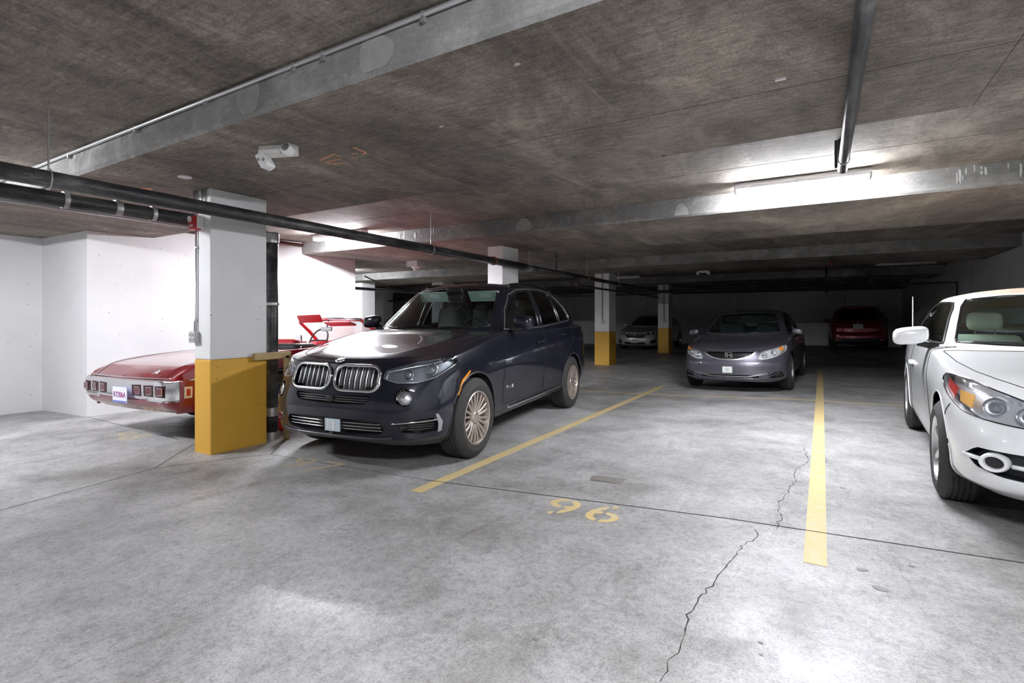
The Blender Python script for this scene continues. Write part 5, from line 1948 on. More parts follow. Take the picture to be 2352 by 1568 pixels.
    # ---------------- glasshouse
    gh = [
        [(0, 1.42, .985), (.42, 1.48, .985), (.70, 1.66, .985), (.82, 1.92, .985), (.845, 2.4, 1.005), (.845, 3.0, 1.03), (.83, 3.5, 1.06), (.75, 3.9, 1.08), (.58, 4.1, 1.08), (.34, 4.2, 1.09), (0, 4.24, 1.09)],
        [(0, 1.85, 1.19), (.39, 1.89, 1.19), (.645, 2.03, 1.185), (.755, 2.22, 1.18), (.785, 2.5, 1.19), (.785, 3.0, 1.20), (.77, 3.4, 1.215), (.71, 3.72, 1.22), (.55, 3.92, 1.22), (.32, 4.02, 1.23), (0, 4.05, 1.23)],
        [(0, 2.25, 1.375), (.36, 2.28, 1.372), (.59, 2.39, 1.355), (.68, 2.52, 1.345), (.705, 2.68, 1.35), (.705, 3.0, 1.355), (.695, 3.3, 1.355), (.65, 3.55, 1.35), (.5, 3.74, 1.35), (.29, 3.83, 1.36), (0, 3.86, 1.36)],
        [(0, 2.46, 1.46), (.33, 2.49, 1.455), (.53, 2.57, 1.435), (.61, 2.66, 1.425), (.635, 2.78, 1.43), (.635, 3.0, 1.435), (.625, 3.2, 1.435), (.58, 3.4, 1.43), (.45, 3.56, 1.435), (.26, 3.63, 1.44), (0, 3.66, 1.44)],
        [(0, 2.62, 1.50), (.24, 2.63, 1.498), (.39, 2.68, 1.485), (.45, 2.75, 1.478), (.47, 2.84, 1.48), (.47, 3.0, 1.482), (.46, 3.12, 1.482), (.42, 3.25, 1.48), (.33, 3.36, 1.48), (.19, 3.4, 1.484), (0, 3.42, 1.485)],
        [(0, 2.82, 1.522), (0, 2.83, 1.522), (0, 2.86, 1.522), (0, 2.9, 1.523), (0, 2.95, 1.524), (0, 3.0, 1.524), (0, 3.05, 1.523), (0, 3.1, 1.522), (0, 3.13, 1.521), (0, 3.15, 1.52), (0, 3.16, 1.52)],
    ]
    gs = Shell(surf(gh, 130, 46, {3: .8}))
    gs.cut('windscreen', [(0, 1.035), (.46, 1.04), (.70, 1.05), (.652, 1.19), (.592, 1.345), (.545, 1.408), (.30, 1.432), (0, 1.438)], 0, cond=lambda V: V[:, 1] < 2.7)
    gs.cut('side_window', [(1.88, 1.03), (2.09, 1.16), (2.39, 1.325), (2.54, 1.385), (2.85, 1.395), (3.25, 1.37), (3.52, 1.24), (3.62, 1.11), (3.4, 1.085)], 90)
    gs.cut('back_window', [(0, 1.18), (.4, 1.19), (.36, 1.33), (0, 1.35)], 180)
    top = mat('beige_canvas', (.62, .46, .35), .85, noise=(60, .3, (.58, .43, .33)))
    assign(gs, 'soft_top', lambda c: (c[1] > 2.50 and c[2] > 1.345) or (c[1] > 2.42 and c[2] > 1.405 and abs(c[0]) > .5) or (c[1] > 2.66 and c[2] > 1.1) or c[2] > 1.458)
    gs.piece('soft_top', top, root)
    gs.piece('body', paint, root, 'windscreen_frame')
    gs.piece('windscreen', glass, root)
    gs.piece('back_window', glass, root)
    for sd in (1, -1):
        k = gs.piece('side_window', glass_mat('convertible_side_glass', (.42, .52, .50)), root, side=sd)
        gs.trim('side_window', .011, black_pl, k, 'window_seal', side=sd)
    gs.trim('windscreen', .011, gloss_bk, root, 'windscreen_seal')
    G().tube(gs.path([(-.6, 0, 1.052), (-.3, 0, 1.045), (0, 0, 1.042)], 0, .014, .05), .008, 6).build('wiper', black_pl, root)
    G().tube(gs.path([(.05, 0, 1.05), (.3, 0, 1.055), (.58, 0, 1.06)], 0, .014, .05), .008, 6).build('wiper', black_pl, root)
    beige = mat('beige_leather', (.50, .46, .38), .6)
    smooth_by_angle(G().box((0, 2.0, .93), (1.45, .55, .16), bev=.05).build('dashboard', beige, root), 50)
    steering_wheel(root, .37, 2.18, .98, black_int)
    for x in (-.37, .37):
        seat(root, x, 2.45, .50, beige, h=.55, hz=.13)
    seat(root, 0, 3.2, .52, beige, w=1.15, h=.45, head=False, name='rear_seat')
    G().box((0, 2.28, 1.385), (.22, .03, .06), bev=.012).build('rear_view_mirror', black_pl, root)
    mirror_pair(root, (.985, 1.90, 1.095), (.25, .17, .15), paint, mirror_gl, black_pl)
    for cy in (.97, 3.69):
        arch_liner(root, cy, .34, .40, .86, .6, under_m)
    sh.trim('arch', .008, paint, root, 'wheel_arch_lip', off=-.003, keep=lambda p: p.z > .22)
    silver = mat('silver_alloy', (.66, .66, .68), .28, .9)
    M = {'tyre': tyre_m, 'rim': silver, 'disc': disc_m, 'spoke': silver, 'hub': silver}
    for cy in (.97, 3.69):
        make_wheel(root, (-.80, cy, .335), .335, .215, .22, 6, M, -1, spoke_w=(.034, .026), hub=.06)
        make_wheel(root, (.80, cy, .335), .335, .215, .22, 6, M, 1, spoke_w=(.034, .026), hub=.06, full=False)
    G().box((0, 2.4, .33), (1.15, 4.3, .2)).build('underbody', under_m, root)
    G().box((0, 2.35, .28), (1.56, 1.95, .12)).build('floor_pan', under_m, root)
    G().tube([(-.80, 4.42, 1.02), (-.80, 4.42, 1.14), (-.80, 4.42, 1.51)], .006, 6, rr=[.009, .006, .005]).build('antenna', mat('antenna_white', (.75, .75, .78), .3), root)
    place_car(root, L, 1.537, 3.63, -3, 0, dz=.055)
    return root


# ------------------------------------------------------------------ old red convertible, its tail to the aisle (y = 0 at the tail)
def build_classic():
    L = 5.4
    paint = mat('candy_red_paint', (.23, .004, .010), .25, .15, coat=1.0)
    vinyl = mat('red_vinyl', (.50, .02, .03), .5)
    root = empty('classic_convertible')
    tag(root, 'red classic convertible with its top down and a chrome bumper full of tail lamps', 'car', 'parked cars')
    base = [(0, -.03), (.35, -.015), (.70, .005), (.93, .03), (.995, .11), (1.005, .4), (1.01, 1.25), (1.01, 1.9), (1.01, 2.6), (1.01, 3.3), (1.0, 4.3), (.99, 5.0), (.93, 5.27), (.6, 5.36), (0, 5.40)]
    rows = [
        {'d': {0: .14, 3: .13, 4: .10, 6: .06, 14: .1}, 'z': {0: .335, 3: .335, 5: .33, 6: .27, 10: .25, 14: .3}},
        {'d': {0: .055, 4: .04, 6: .02, 14: .03}, 'z': {0: .41, 5: .40, 6: .36, 14: .4}},
        {'d': {0: .03, 6: 0, 14: 0}, 'z': {0: .50, 6: .52, 14: .5}},
        {'d': {0: .03, 6: 0, 14: 0}, 'z': {0: .665, 3: .66, 5: .68, 6: .69, 14: .65}},
        {'d': {0: .06, 3: .06, 5: .03, 6: .02, 14: .05}, 'z': {0: .69, 3: .69, 5: .76, 6: .82, 10: .82, 14: .8}},
        [(0, .22, .80), (.35, .22, .80), (.66, .23, .80), (.84, .26, .81), (.91, .32, .825), (.935, .55, .865), (.95, 1.25, .905), (.96, 1.9, .93), (.96, 2.6, .935), (.95, 3.3, .93), (.93, 4.3, .90), (.92, 4.9, .87), (.85, 5.1, .86), (.5, 5.2, .86), (0, 5.24, .86)],
        [(0, .30, .822), (.34, .30, .822), (.63, .31, .822), (.78, .34, .828), (.83, .40, .838), (.85, .60, .868), (.86, 1.25, .915), (.86, 1.9, .93), (.86, 2.6, .93), (.86, 3.3, .94), (.8, 4.3, .92), (.78, 4.8, .89), (.7, 4.95, .88), (.4, 5.05, .88), (0, 5.08, .88)],
        [(0, .9, .885), (.2, .9, .885), (.35, .91, .885), (.42, .93, .885), (.45, .96, .887), (.46, 1.05, .892), (.46, 1.4, .92), (.46, 1.9, .93), (.46, 2.6, .93), (.46, 3.3, .96), (.42, 4.1, .94), (.4, 4.5, .91), (.35, 4.6, .9), (.2, 4.7, .9), (0, 4.74, .9)],
        [(0, 1.1, .905), (0, 1.11, .905), (0, 1.12, .905), (0, 1.14, .906), (0, 1.18, .908), (0, 1.25, .912), (0, 1.5, .925), (0, 1.9, .93), (0, 2.6, .93), (0, 3.3, .965), (0, 3.9, .95), (0, 4.2, .92), (0, 4.3, .91), (0, 4.35, .9), (0, 4.38, .9)],
    ]
    sh = Shell(surf(outline_rows(base, rows), 150, 70, {3: .3, 4: .3, 5: .4}))
    for cy in (1.32, 4.4):
        sh.cut('arch', arc(cy, .34, .38, 10, 170, 24) + [(cy - .37, .05), (cy + .37, .05)], 90)
    sh.cut('cockpit', [(0, 1.62), (.6, 1.62), (.80, 1.75), (.84, 2.0), (.84, 3.0), (.78, 3.12), (0, 3.16)], 'top', cond=lambda V: V[:, 2] > .75)
    # bumper: chrome bar over the whole tail
    assign(sh, 'bumper', lambda c: .472 < c[2] < .668 and c[1] < .125)
    lamps = [(.30, .475), (.53, .70), (.75, .915)]
    sh.cut('trunk_lid', [(0, .02), (.78, .05), (.83, .40), (.85, 1.15), (.84, 1.55), (0, 1.57)], 'top', cond=lambda V: (V[:, 2] > .67) & (V[:, 1] < 1.7))
    sh.piece('body', paint, root)
    tl = sh.piece('trunk_lid', paint, root)
    sh.trim('trunk_lid', .0035, seam_m, tl, 'panel_gap')
    bp = sh.piece('bumper', chrome, root, 'rear_bumper', off=.012, wall=-.03)
    for i in range(3):
        for sd in (1, -1):
            a, b = lamps[i]
            k = sh.patch([(a, 0, .515), (a - .012, 0, .622), (b, 0, .628), (b - .006, 0, .510)], 0, mat('lamp_recess', (.03, .002, .004), .4), root, 'tail_lamp', .014, .01, sd, .03)
            c = (a + b) / 2 + .012
            hw = (b - a) / 2 - .032
            q, n = sh.hit((sd * c, 0, .568), 0)
            R = Matrix.Rotation(math.atan2(n.x, -n.y), 3, 'Z')
            G().box(q + n * .011, (hw * 2, .012, .07), bev=.005, M=R).build('lamp_lens', mat('dark_red_lens', (.10, .003, .010), .2, coat=.5), k)
            g = G().tube([q + n * .017 + R @ Vector((x, 0, z)) for x, _, z in rounded_rect(-hw, hw, -.036, .036, .008, 2)], .004, 6, True)
            g.build('lamp_bezel', chrome, k)
    # bright lines: lid edge, spear on the quarter panel, side marker
    sh.tubes([[(0, 0, .686), (.4, 0, .686), (.8, .05, .687), (.92, .1, .69)]], 0, .008, chrome, root, 'tail_moulding', .006)
    for sd in (1, -1):
        p = sh.path([(1.0, .2, .675), (1.0, 1.2, .69), (1.0, 2.6, .69), (1.0, 4.2, .68)], 90, .004, .08)
        G().tube([(sd * q.x, q.y, q.z) for q in p], .009, 6).build('side_moulding', chrome, root, True)
        mk = sh.patch([(1, .155, .495), (1, .225, .495), (1, .225, .61), (1, .155, .61)], 90, mat('marker_white', (.75, .68, .6), .4), root, 'side_marker', .006, .008, sd, .03)
        sh.patch([(1, .172, .518), (1, .208, .518), (1, .208, .588), (1, .172, .588)], 90, red_lens, mk, 'marker_lens', .008, .006, sd, .03)
    q, n = sh.hit((0, 0, .50), 0)
    pl = plate(root, (.10, q.y - .04, .51), .325, .165, mat('plate_lilac', (.66, .66, .86), .45), txt='RT206A', tm=mat('plate_red_ink', (.28, .03, .12), .5), size=.082)
    G().box((.10, q.y - .044, .44), (.31, .003, .014)).build('plate_strip', mat('plate_blue_band', (.08, .15, .5), .5), pl)
    sc = G().tube([sh.hit((.44 + .02 * i, 0, .735 + .014 * math.sin(i * 2.1) + (.012 if i in (0, 4) else 0)), 0)[0] + Vector((0, -.004, .003)) for i in range(8)], .006, 6)
    sc.build('script_badge', chrome, root, True)
    G().lathe([(.014, -.004), (.014, .006), (.001, .008)], (0, 0, 0), 'Y', 12).xf(Matrix.Translation(sh.hit((0, 0, .70), 0)[0])).build('lid_lock', chrome, root)
    # lowered top boot, interior
    blackv = mat('black_vinyl', (.015, .015, .016), .6)
    smooth_by_angle(G().box((0, 1.72, .935), (1.66, .34, .10), bev=.045).build('folded_top', blackv, root), 50)
    for sd in (1, -1):
        G().tube([(sd * .90, 1.6, .945), (sd * .905, 2.3, .95), (sd * .90, 3.05, .95)], .014, 6).build('belt_moulding', chrome, root)
        G().box((sd * .84, 2.4, .80), (.06, 1.3, .26), bev=.02).build('door_panel', vinyl, root)
    G().box((0, 2.4, .5), (1.6, 1.5, .06)).build('cabin_floor', vinyl, root)
    seat(root, 0, 1.98, .62, vinyl, w=1.4, h=.38, rake=-.25, head=False, name='rear_seat', depth=-.42)
    for x in (-.40, .40):
        g = G().box((x, 2.62, .56), (.62, .5, .18), bev=.06)
        g.box((x, 2.36, .76), (.62, .16, .40), bev=.06)
        s = smooth_by_angle(g.build('front_seat', vinyl, root), 50)
        smooth_by_angle(G().box((x, 2.34, .955), (.26, .09, .08), bev=.045).build('headrest', vinyl, s), 60)
    smooth_by_angle(G().box((0, 3.12, .90), (1.6, .3, .14), bev=.05).build('dashboard', vinyl, root), 50)
    M = Matrix.Rotation(math.radians(65), 3, 'X')
    g = G().tube([Vector((-.38, 2.88, .98)) + M @ Vector((.2 * math.cos(a), .2 * math.sin(a), 0)) for a in [2 * math.pi * i / 28 for i in range(28)]], .012, 8, True)
    g.tube([Vector((-.38, 2.88, .98)) + M @ Vector((-.2, 0, 0)), Vector((-.38, 2.88, .98)) + M @ Vector((.2, 0, 0))], .014, 6)
    g.build('steering_wheel', black_int, root, True)
    # windscreen frame raked back over the dash
    b0, b1, t0, t1 = Vector((-.80, 3.20, .95)), Vector((.80, 3.20, .95)), Vector((-.70, 2.78, 1.285)), Vector((.70, 2.78, 1.285))
    fr = G().tube([b0, b0.lerp(t0, .5) + Vector((0, .02, 0)), t0], .028, 8)
    fr.build('windscreen_post', vinyl, root, True)
    G().tube([b1, b1.lerp(t1, .5) + Vector((0, .02, 0)), t1], .028, 8).build('windscreen_post', vinyl, root, True)
    hd = G().tube([t0, (-.35, 2.75, 1.305), (0, 2.74, 1.31), (.35, 2.75, 1.305), t1], .026, 8).build('windscreen_header', chrome, root, True)
    V, F = [], []
    for i in range(9):
        u = i / 8
        for j in range(5):
            t = j / 4
            p = b0.lerp(b1, u).lerp(t0.lerp(t1, u), t)
            p = p + Vector((0, .10 * (1 - (2 * u - 1)**2) * (1 - t) - .03 * (1 - (2 * u - 1)**2) * t, .025 * (1 - (2 * u - 1)**2) * t))
            V.append(p)
    for i in range(8):
        for j in range(4):
            a = i * 5 + j
            F.append((a, a + 5, a + 6, a + 1))
    mesh('windscreen', V, F, glass_mat('classic_glass', (.72, .86, .84)), root, True)
    R = Matrix.Rotation(math.radians(-35), 3, 'X')
    smooth_by_angle(G().box((-.30, 2.66, 1.325), (.54, .03, .13), bev=.014, M=Matrix.Rotation(math.radians(25), 3, 'X')).build('sun_visor', vinyl, root), 50)
    smooth_by_angle(G().box((.34, 2.70, 1.235), (.56, .03, .15), bev=.014, M=Matrix.Rotation(math.radians(70), 3, 'X')).build('sun_visor', mat('pink_vinyl', (.62, .16, .20), .5), root), 50)
    G().tube([(0, 2.78, 1.30), (.02, 2.73, 1.24), (.05, 2.70, 1.17)], .009, 6).build('mirror_stem', black_pl, root)
    G().box((.05, 2.69, 1.16), (.24, .02, .06), bev=.008).build('rear_view_mirror', mirror_gl, root)
    for sd in (1, -1):
        G().tube([(sd * .93, 3.0, .94), (sd * 1.0, 3.0, 1.0)], .012, 6).build('mirror_stalk', chrome, root)
        G().box((sd * 1.03, 3.0, 1.02), (.15, .03, .10), bev=.012).build('door_mirror', chrome, root)
    for cy in (1.32, 4.4):
        arch_liner(root, cy, .34, .385, .94, .65, under_m)
        for sd in (1, -1):
            make_wheel(root, (sd * .84, cy, .335), .335, .2, .2, 0, {'tyre': tyre_m, 'rim': chrome, 'disc': disc_m, 'spoke': chrome, 'hub': chrome}, sd, blank=chrome, n=28)
    G().box((0, 2.75, .36), (1.2, 4.5, .14)).build('underbody', under_m, root)
    G().box((0, 2.8, .34), (1.7, 2.2, .1)).build('floor_pan', under_m, root)
    place_car(root, L, -6.5, 2.6, 0, TILT, dz=-.03)
    return root
# ------------------------------------------------------------------ put the place together
fl, ce = build_shell()
build_floor_marks(fl)

# columns
c1 = column(-5.25, -4.97, 2.72, 3.30, .90, 'white column with a yellow base, red alarm bell and outlet box on it')
column(-4.97, -4.66, 7.45, 7.98, .90, 'white column standing right behind the dark grey sport utility vehicle')
column(-5.45, -5.02, 13.55, 14.1, .92, 'white column with yellow base and a dark cord, next nearer than the slim column')
column(-5.25, -4.85, 19.3, 19.85, .92, 'slim white column with yellow base standing in front of the silver hatchback')
column(-11.6, -11.1, 13.9, 14.5, .92, 'far white column seen over the roof of the dark grey vehicle', 'columns beyond the white wall')
column(-14.0, -13.4, 12.4, 13.0, .92, 'far grey-white column just past the end of the white wall', 'columns beyond the white wall')
column(-17.2, -16.6, 16.6, 17.2, .92, 'farthest white column seen past the white wall and the first far column', 'columns beyond the white wall')

# lamps that are on: the two in the picture, their fellows of the same pitch over the aisle, one behind the white wall
LIT = 105
strip_lamp(-.2, 6.05, SLAB - .04, 1.22, LIT, 'lit fluorescent strip lamp above the bay between the white convertible and the dark vehicle')
strip_lamp(-7.0, 5.98, SLAB - .04, 1.22, LIT, 'lit fluorescent strip lamp near the white wall above the red classic convertible')
strip_lamp(-7.0, .50, SLAB - .04, 1.22, LIT, 'lit strip lamp over the aisle by the left wall corner', out='aisle_left')
strip_lamp(.4, .10, SLAB - .04, 1.22, LIT, 'lit strip lamp over the aisle near the white convertible', out='aisle_right')
strip_lamp(-12.45, 10.5, SLAB - .04, 1.22, LIT, 'lit strip lamp just behind the end of the white wall', out='behind_wall')
strip_lamp(-5.9, 17.2, SLAB - .04, 1.22, 0, 'unlit strip lamp above the aisle in front of the silver hatchback')
strip_lamp(1.8, 16.3, SLAB - .04, 1.22, 0, 'unlit strip lamp above the aisle in front of the dark red crossover')

def more(e, pts, r, name='pipe_run', m='black_pipe', n=14):
    G().tube([Vector(q) - e.location for q in pts], r, n).build(name, MATS[m], e, True)
    return e


# big black pipe along the column row
ym = [(-.6, 2.285), (16.7, 2.20)]
X1 = -4.56
zp = lambda y: 2.262 - .0055 * y
p = pipe('drain_pipe', 'thick black pipe hung along the column row with its thinner sprinkler main and cross runs', [(X1, -.6, zp(-.6)), (X1, 8.05, zp(8.05))], .058)
collar(p, (X1, 7.0, zp(7.0)), (0, 1, 0), .062, .05, 'rust_red')
for y in (1.40, 5.45):
    hanger(p, X1, y, zp(y), SLAB, .058)
p2 = more(p, [(X1, 7.05, zp(7.05)), (X1, 16.7, zp(16.7))], .046)
for y in (9.9, 13.6):
    collar(p2, (X1, y, zp(y)), (0, 1, 0), .048, .05, 'black_pipe')
for y, t in ((8.2, SOFFIT), (10.9, SLAB), (13.0, SOFFIT)):
    hanger(p2, X1, y, zp(y), t, .046)
G().tube([(0.0, 9.3 + .6, -.04), (0.35, 8.6 + .6, SOFFIT - zp(-.6) - .002)], .02, 8).build('brace', MATS['black_pipe'], p2)
p3 = more(p, [(X1 + .05, 10.2, zp(10) - .04), (X1 + .05, 10.2, 2.02), (X1 + .05, 10.3, 2.0), (X1 + .05, 16.6, 1.96)], .026, 'branch_run')
collar(p3, (X1 + .05, 10.22, 2.02), (0, 0, 1), .03, .07, 'rust_red')

# second black drain beside the first one, bending down behind the column
p4 = pipe('drain_pipe', 'black drain pipe with silver clamps that bends down behind the yellow-based column',
          [(-5.36, -.6, 2.27), (-5.36, 3.25, 2.27), (-5.34, 3.36, 2.26), (-5.26, 3.43, 2.22), (-5.12, 3.46, 2.12)], .062)
for y, w, m in ((1.75, .035, 'galvanised'), (2.12, .05, 'galvanised'), (2.40, .035, 'galvanised')):
    collar(p4, (-5.36, y, 2.27), (0, 1, 0), .064, w, m)
p5 = pipe('floor_drain_stack', 'upright black pipe with silver couplings behind the yellow-based column', [(-5.10, 3.45, 0), (-5.10, 3.45, 2.22)], .060)
for z, w in ((2.16, .10), (1.45, .03), (.29, .09), (.03, .09)):
    collar(p5, (-5.10, 3.45, z), (0, 0, 1), .062, w, 'galvanised')
G().tube([(-.075, -.05, .0), (-.075, -.05, .62)], .022, 8).build('clean_out', MATS['black_pipe'], p5)
# thin silver rod under the second pipe
e = pipe('conduit_run', 'thin bright conduit hung under the two black drain pipes', [(-5.30, -.6, 2.185), (-5.30, 2.7, 2.185)], .010, 'conduit_metal', n=8)

# wooden guard in front of the stack
wg = empty('wooden_guard', (-4.93, 3.37, 0))
tag(wg, 'wooden guard rail with one post in front of the upright black pipe', 'guard')
G().box((0, -.035, .905), (.045, .42, .07), bev=.004).build('rail', MATS['raw_wood'], wg)
G().box((0, .13, .45), (.045, .045, .90), bev=.004).build('post', MATS['raw_wood'], wg)
# red can standing behind the post
rc = empty('fuel_can', (-5.40, 3.80, 0))
tag(rc, 'red plastic fuel can on the floor behind the wooden guard post', 'can')
smooth_by_angle(G().box((0, 0, .15), (.30, .20, .29), bev=.03).build('can_body', MATS['alarm_red'], rc), 50)
G().box((0, 0, .16), (.305, .205, .012), bev=.002).build('can_band', white_pl, rc)
G().tube([(-.08, 0, .29), (-.08, 0, .33), (.06, 0, .33), (.06, 0, .29)], .012, 8).build('can_handle', MATS['alarm_red'], rc)
G().lathe([(.025, .29), (.025, .33), (.001, .335)], (.11, 0, 0), n=12).build('can_cap', black_pl, rc)

# things on the near column's aisle face (y = 2.72)
yf = 2.72
al = empty('alarm_bell', (-5.185, yf, 2.215))
tag(al, 'red fire alarm with a white strobe on the column under the black pipe', 'alarm')
smooth_by_angle(G().box((0, -.03, 0), (.13, .06, .13), bev=.01).build('alarm_box', MATS['alarm_red'], al), 40)
G().box((.085, -.025, 0), (.04, .05, .11), bev=.006).build('strobe', white_pl, al)
V, F = text_geo('FIRE', .035, .001)
G().add([Matrix.Rotation(math.pi / 2, 3, 'X') @ v + Vector((-.005, -.062, -.03)) for v in V], F).build('alarm_lettering', white_pl, al)
G().lathe([(.03, .0), (.028, .012), (.001, .02)], (-.01, 0, .03), 'Y', 16).xf(Matrix.Translation((0, -.08, 0))).build('sounder', mat('clear_plastic', (.8, .75, .75), .2), al)
cd = empty('conduit', (-5.195, yf, 1.2))
tag(cd, 'thin metal conduit dropping down the yellow-based column to the outlet boxes', 'conduit')
G().tube([(0, -.014, .95), (0, -.014, .12), (.0, -.014, -.05)], .0085, 8).build('riser', MATS['conduit_metal'], cd, True)
G().tube([(.0, -.014, .10), (-.03, -.014, .06), (-.03, -.014, -.05)], .0065, 8).build('branch', MATS['conduit_metal'], cd, True)
G().box((0, -.012, .78), (.035, .022, .016)).build('strap', MATS['galvanised'], cd)
for dx, nm in ((-.042, 'outlet_box'), (.012, 'switch_box')):
    ob = empty(nm, (-5.195 + dx, yf, 1.115))
    tag(ob, 'grey metal outlet box with two sockets at the end of the conduit' if dx < 0 else 'small grey switch box beside the outlet box on the column', 'box')
    smooth_by_angle(G().box((0, -.025, 0), (.05, .05, .11), bev=.006).build('box', MATS['grey_box'], ob), 40)
    for s in (-.025, .025):
        G().lathe([(.014, 0), (.014, .004), (.001, .005)], n=12).xf(Matrix.Translation((0, -.05, s)) @ Matrix.Rotation(math.pi / 2, 4, 'X')).build('socket' if dx < 0 else 'switch', MATS['galvanised'], ob)
for dx, bend in ((-.045, .02), (.005, -.015), (.10, .0), (.155, -.012)):
    c = pipe('conduit', 'short conduit at the head of the yellow-based column, above the red alarm', [(-5.19 + dx, yf - .012, SOFFIT), (-5.19 + dx + bend, yf - .012, 2.42), (-5.19 + dx + bend, yf - .012, 2.30)], .009, 'conduit_metal', 'conduit', 'conduits at the column head', 8)
# cord and socket on the two far columns
for (x, y, zt, lb) in ((-5.22, 13.55, SOFFIT, 'dark cord down the wider far column to a white socket'), (-5.02, 19.3, SOFFIT, 'thin cord running down the slim column to a white socket in front of the hatchback')):
    c = empty('cord', (x, y, 1.2))
    tag(c, lb, 'cord')
    G().tube([(0, -.012, SOFFIT - 1.2), (0, -.012, .06)], .011, 8).build('cable', MATS['black_pipe'], c)
    G().box((0, -.025, .0), (.08, .05, .13), bev=.008).build('socket', MATS['grey_box'], c)

# conduit clipped to the top of the first beam's face
cn = pipe('conduit', 'long bright conduit clipped along the upper edge of the pale concrete beam', [(-9.5, 1.855, SLAB - .03), (WALLX, 1.855, SLAB - .03)], .0125, 'conduit_metal', 'conduit', n=10)
for x in (-5.6, -4.4, -3.45, -2.55, -2.3, -1.6, -.6, .8):
    G().box((x + 9.5, .006, -.012), (.02, .03, .05)).build('clip', MATS['galvanised'], cn)

# purple-brown pipe overhead on the right
pr = pipe('sprinkler_pipe', 'long dark pipe overhead running towards the lit lamp', [(.14, -.4, 2.475), (.14, 4.85, 2.475), (.14, 4.93, 2.50), (.14, 4.96, 2.58), (.14, 4.96, SLAB - .003)], .034, 'black_pipe')
collar(pr, (.14, 4.55, 2.475), (0, 1, 0), .035, .02, 'galvanised')
G().box((-.05, 4.6 + .4, .06), (.02, .05, .20)).build('bracket', MATS['black_pipe'], pr)

# cross pipes of the far bay
pc = more(p, [(-11.4, 16.7, 2.10), (1.75, 16.7, 2.18)], .05, 'cross_main')
for x in (-10.5, -5.6, -3.1, .4):
    collar(pc, (x, 16.7, 2.10 + .08 * (x + 11.4) / 13.15), (1, 0, 0), .052, .06, 'black_pipe')
G().tube([Vector((1.35, 16.7, 2.18)) - p.location, Vector((.75, 16.7, SLAB - .002)) - p.location], .022, 8).build('brace', MATS['black_pipe'], pc)
G().tube([Vector((1.1, 16.7, 2.18)) - p.location, Vector((1.1, 16.7, SLAB - .002)) - p.location], .02, 8).build('hanger_rod', MATS['black_pipe'], pc)
pd = more(p, [(1.7, 16.7, 2.18), (WALLX - .04, 16.7, 2.19), (WALLX - .04, 16.7, 1.3)], .024, 'wall_run')
pe = pipe('sprinkler_drop', 'upright sprinkler pipe with a red fitting under the third beam', [(.16, 12.3, SOFFIT), (.16, 12.3, 2.42)], .022)
G().lathe([(.012, -.10), (.035, -.08), (.04, -.04), (.025, .0)], (0, 0, -.07), n=12).build('sprinkler_head', MATS['rust_red'], pe)
more(p, [(.1, 16.7, SLAB - .002), (.1, 16.7, 2.0)], .03, 'drop')
pg = pipe('drain_pipe', 'black pipe running along beyond the end of the white wall', [(-11.6, 9.5, 2.17), (-11.6, 16.9, 2.13)], .045)
hanger(pg, -11.6, 10.3, 2.17, SLAB, .045)
G().tube([(0, 2.6, .0), (0, 1.3, .38)], .02, 8).build('brace', MATS['black_pipe'], pg)
more(pg, [(-20, 16.9, 2.0), (-11.6, 16.9, 2.13)], .04, 'branch_run')
pk = pipe('branch_pipe', 'brown pipe along the white wall above the classic convertible', [(-8.70, 4.2, 2.69), (-8.52, 6.40, 2.69)], .03, 'brown_pipe')

# emergency light on the first beam's underside
p0 = on_z(640, 338, SOFFIT)
em = empty('emergency_light', p0, (0, 0, .35))
tag(em, 'white twin-head emergency light under the beam above the alarm column', 'lamp')
body = [(-.12 + .03 * math.cos(a), .045 * math.sin(a)) for a in [math.pi / 2 + math.pi * i / 8 for i in range(9)]] + [(.12 + .03 * math.cos(a), .045 * math.sin(a)) for a in [-math.pi / 2 + math.pi * i / 8 for i in range(9)]]
smooth_by_angle(G().prism(body, 'Z', -.06, .001).build('lamp_body', white_pl, em), 40)
G().lathe([(.042, 0), (.045, .05), (.03, .055), (.001, .045)], n=20).xf(Matrix.Translation((.11, -.03, -.045)) @ Matrix.Rotation(math.radians(75), 4, 'X')).build('lamp_head', white_pl, em, True)
G().lathe([(.028, .056), (.001, .058)], n=16).xf(Matrix.Translation((.11, -.03, -.045)) @ Matrix.Rotation(math.radians(75), 4, 'X')).build('lamp_lens', lamp_chrome, em)
M = Matrix.Rotation(math.radians(-30), 3, 'Y')
h = G().box(Vector((-.10, -.01, -.10)), (.065, .10, .11), bev=.012, M=M).build('lamp_head', white_pl, em)
smooth_by_angle(h, 50)
for s in (-.02, .02):
    G().lathe([(.013, 0), (.010, .004), (.001, .003)], n=12).xf(Matrix.Translation((-.10 + s, -.061, -.10)) @ Matrix.Rotation(math.radians(90), 4, 'X')).build('lamp_led', mat('grey_led', (.3, .3, .3), .3), em)
# second one on the third beam
em2 = empty('emergency_light', on_z(1616, 621, SOFFIT))
tag(em2, 'white twin-head emergency light under the third beam above the purple-grey sedan', 'lamp')
smooth_by_angle(G().box((0, 0, -.03), (.26, .12, .06), bev=.02).build('lamp_body', white_pl, em2), 50)
for s in (-.13, .13):
    smooth_by_angle(G().box((s, -.03, -.07), (.09, .09, .09), bev=.03).build('lamp_head', white_pl, em2), 50)
# heat detector on a box near beam 2
hd = empty('heat_detector', on_z(955, 600, SOFFIT))
tag(hd, 'white heat detector on a boxed mount under the second beam', 'detector')
G().box((0, 0, -.06), (.30, .26, .12), bev=.004).build('mount_box', MATS['grey_box'], hd)
smooth_by_angle(G().lathe([(.09, -.12), (.085, -.15), (.055, -.17), (.05, -.205), (.001, -.21)], n=20).build('sensor', white_pl, hd), 40)
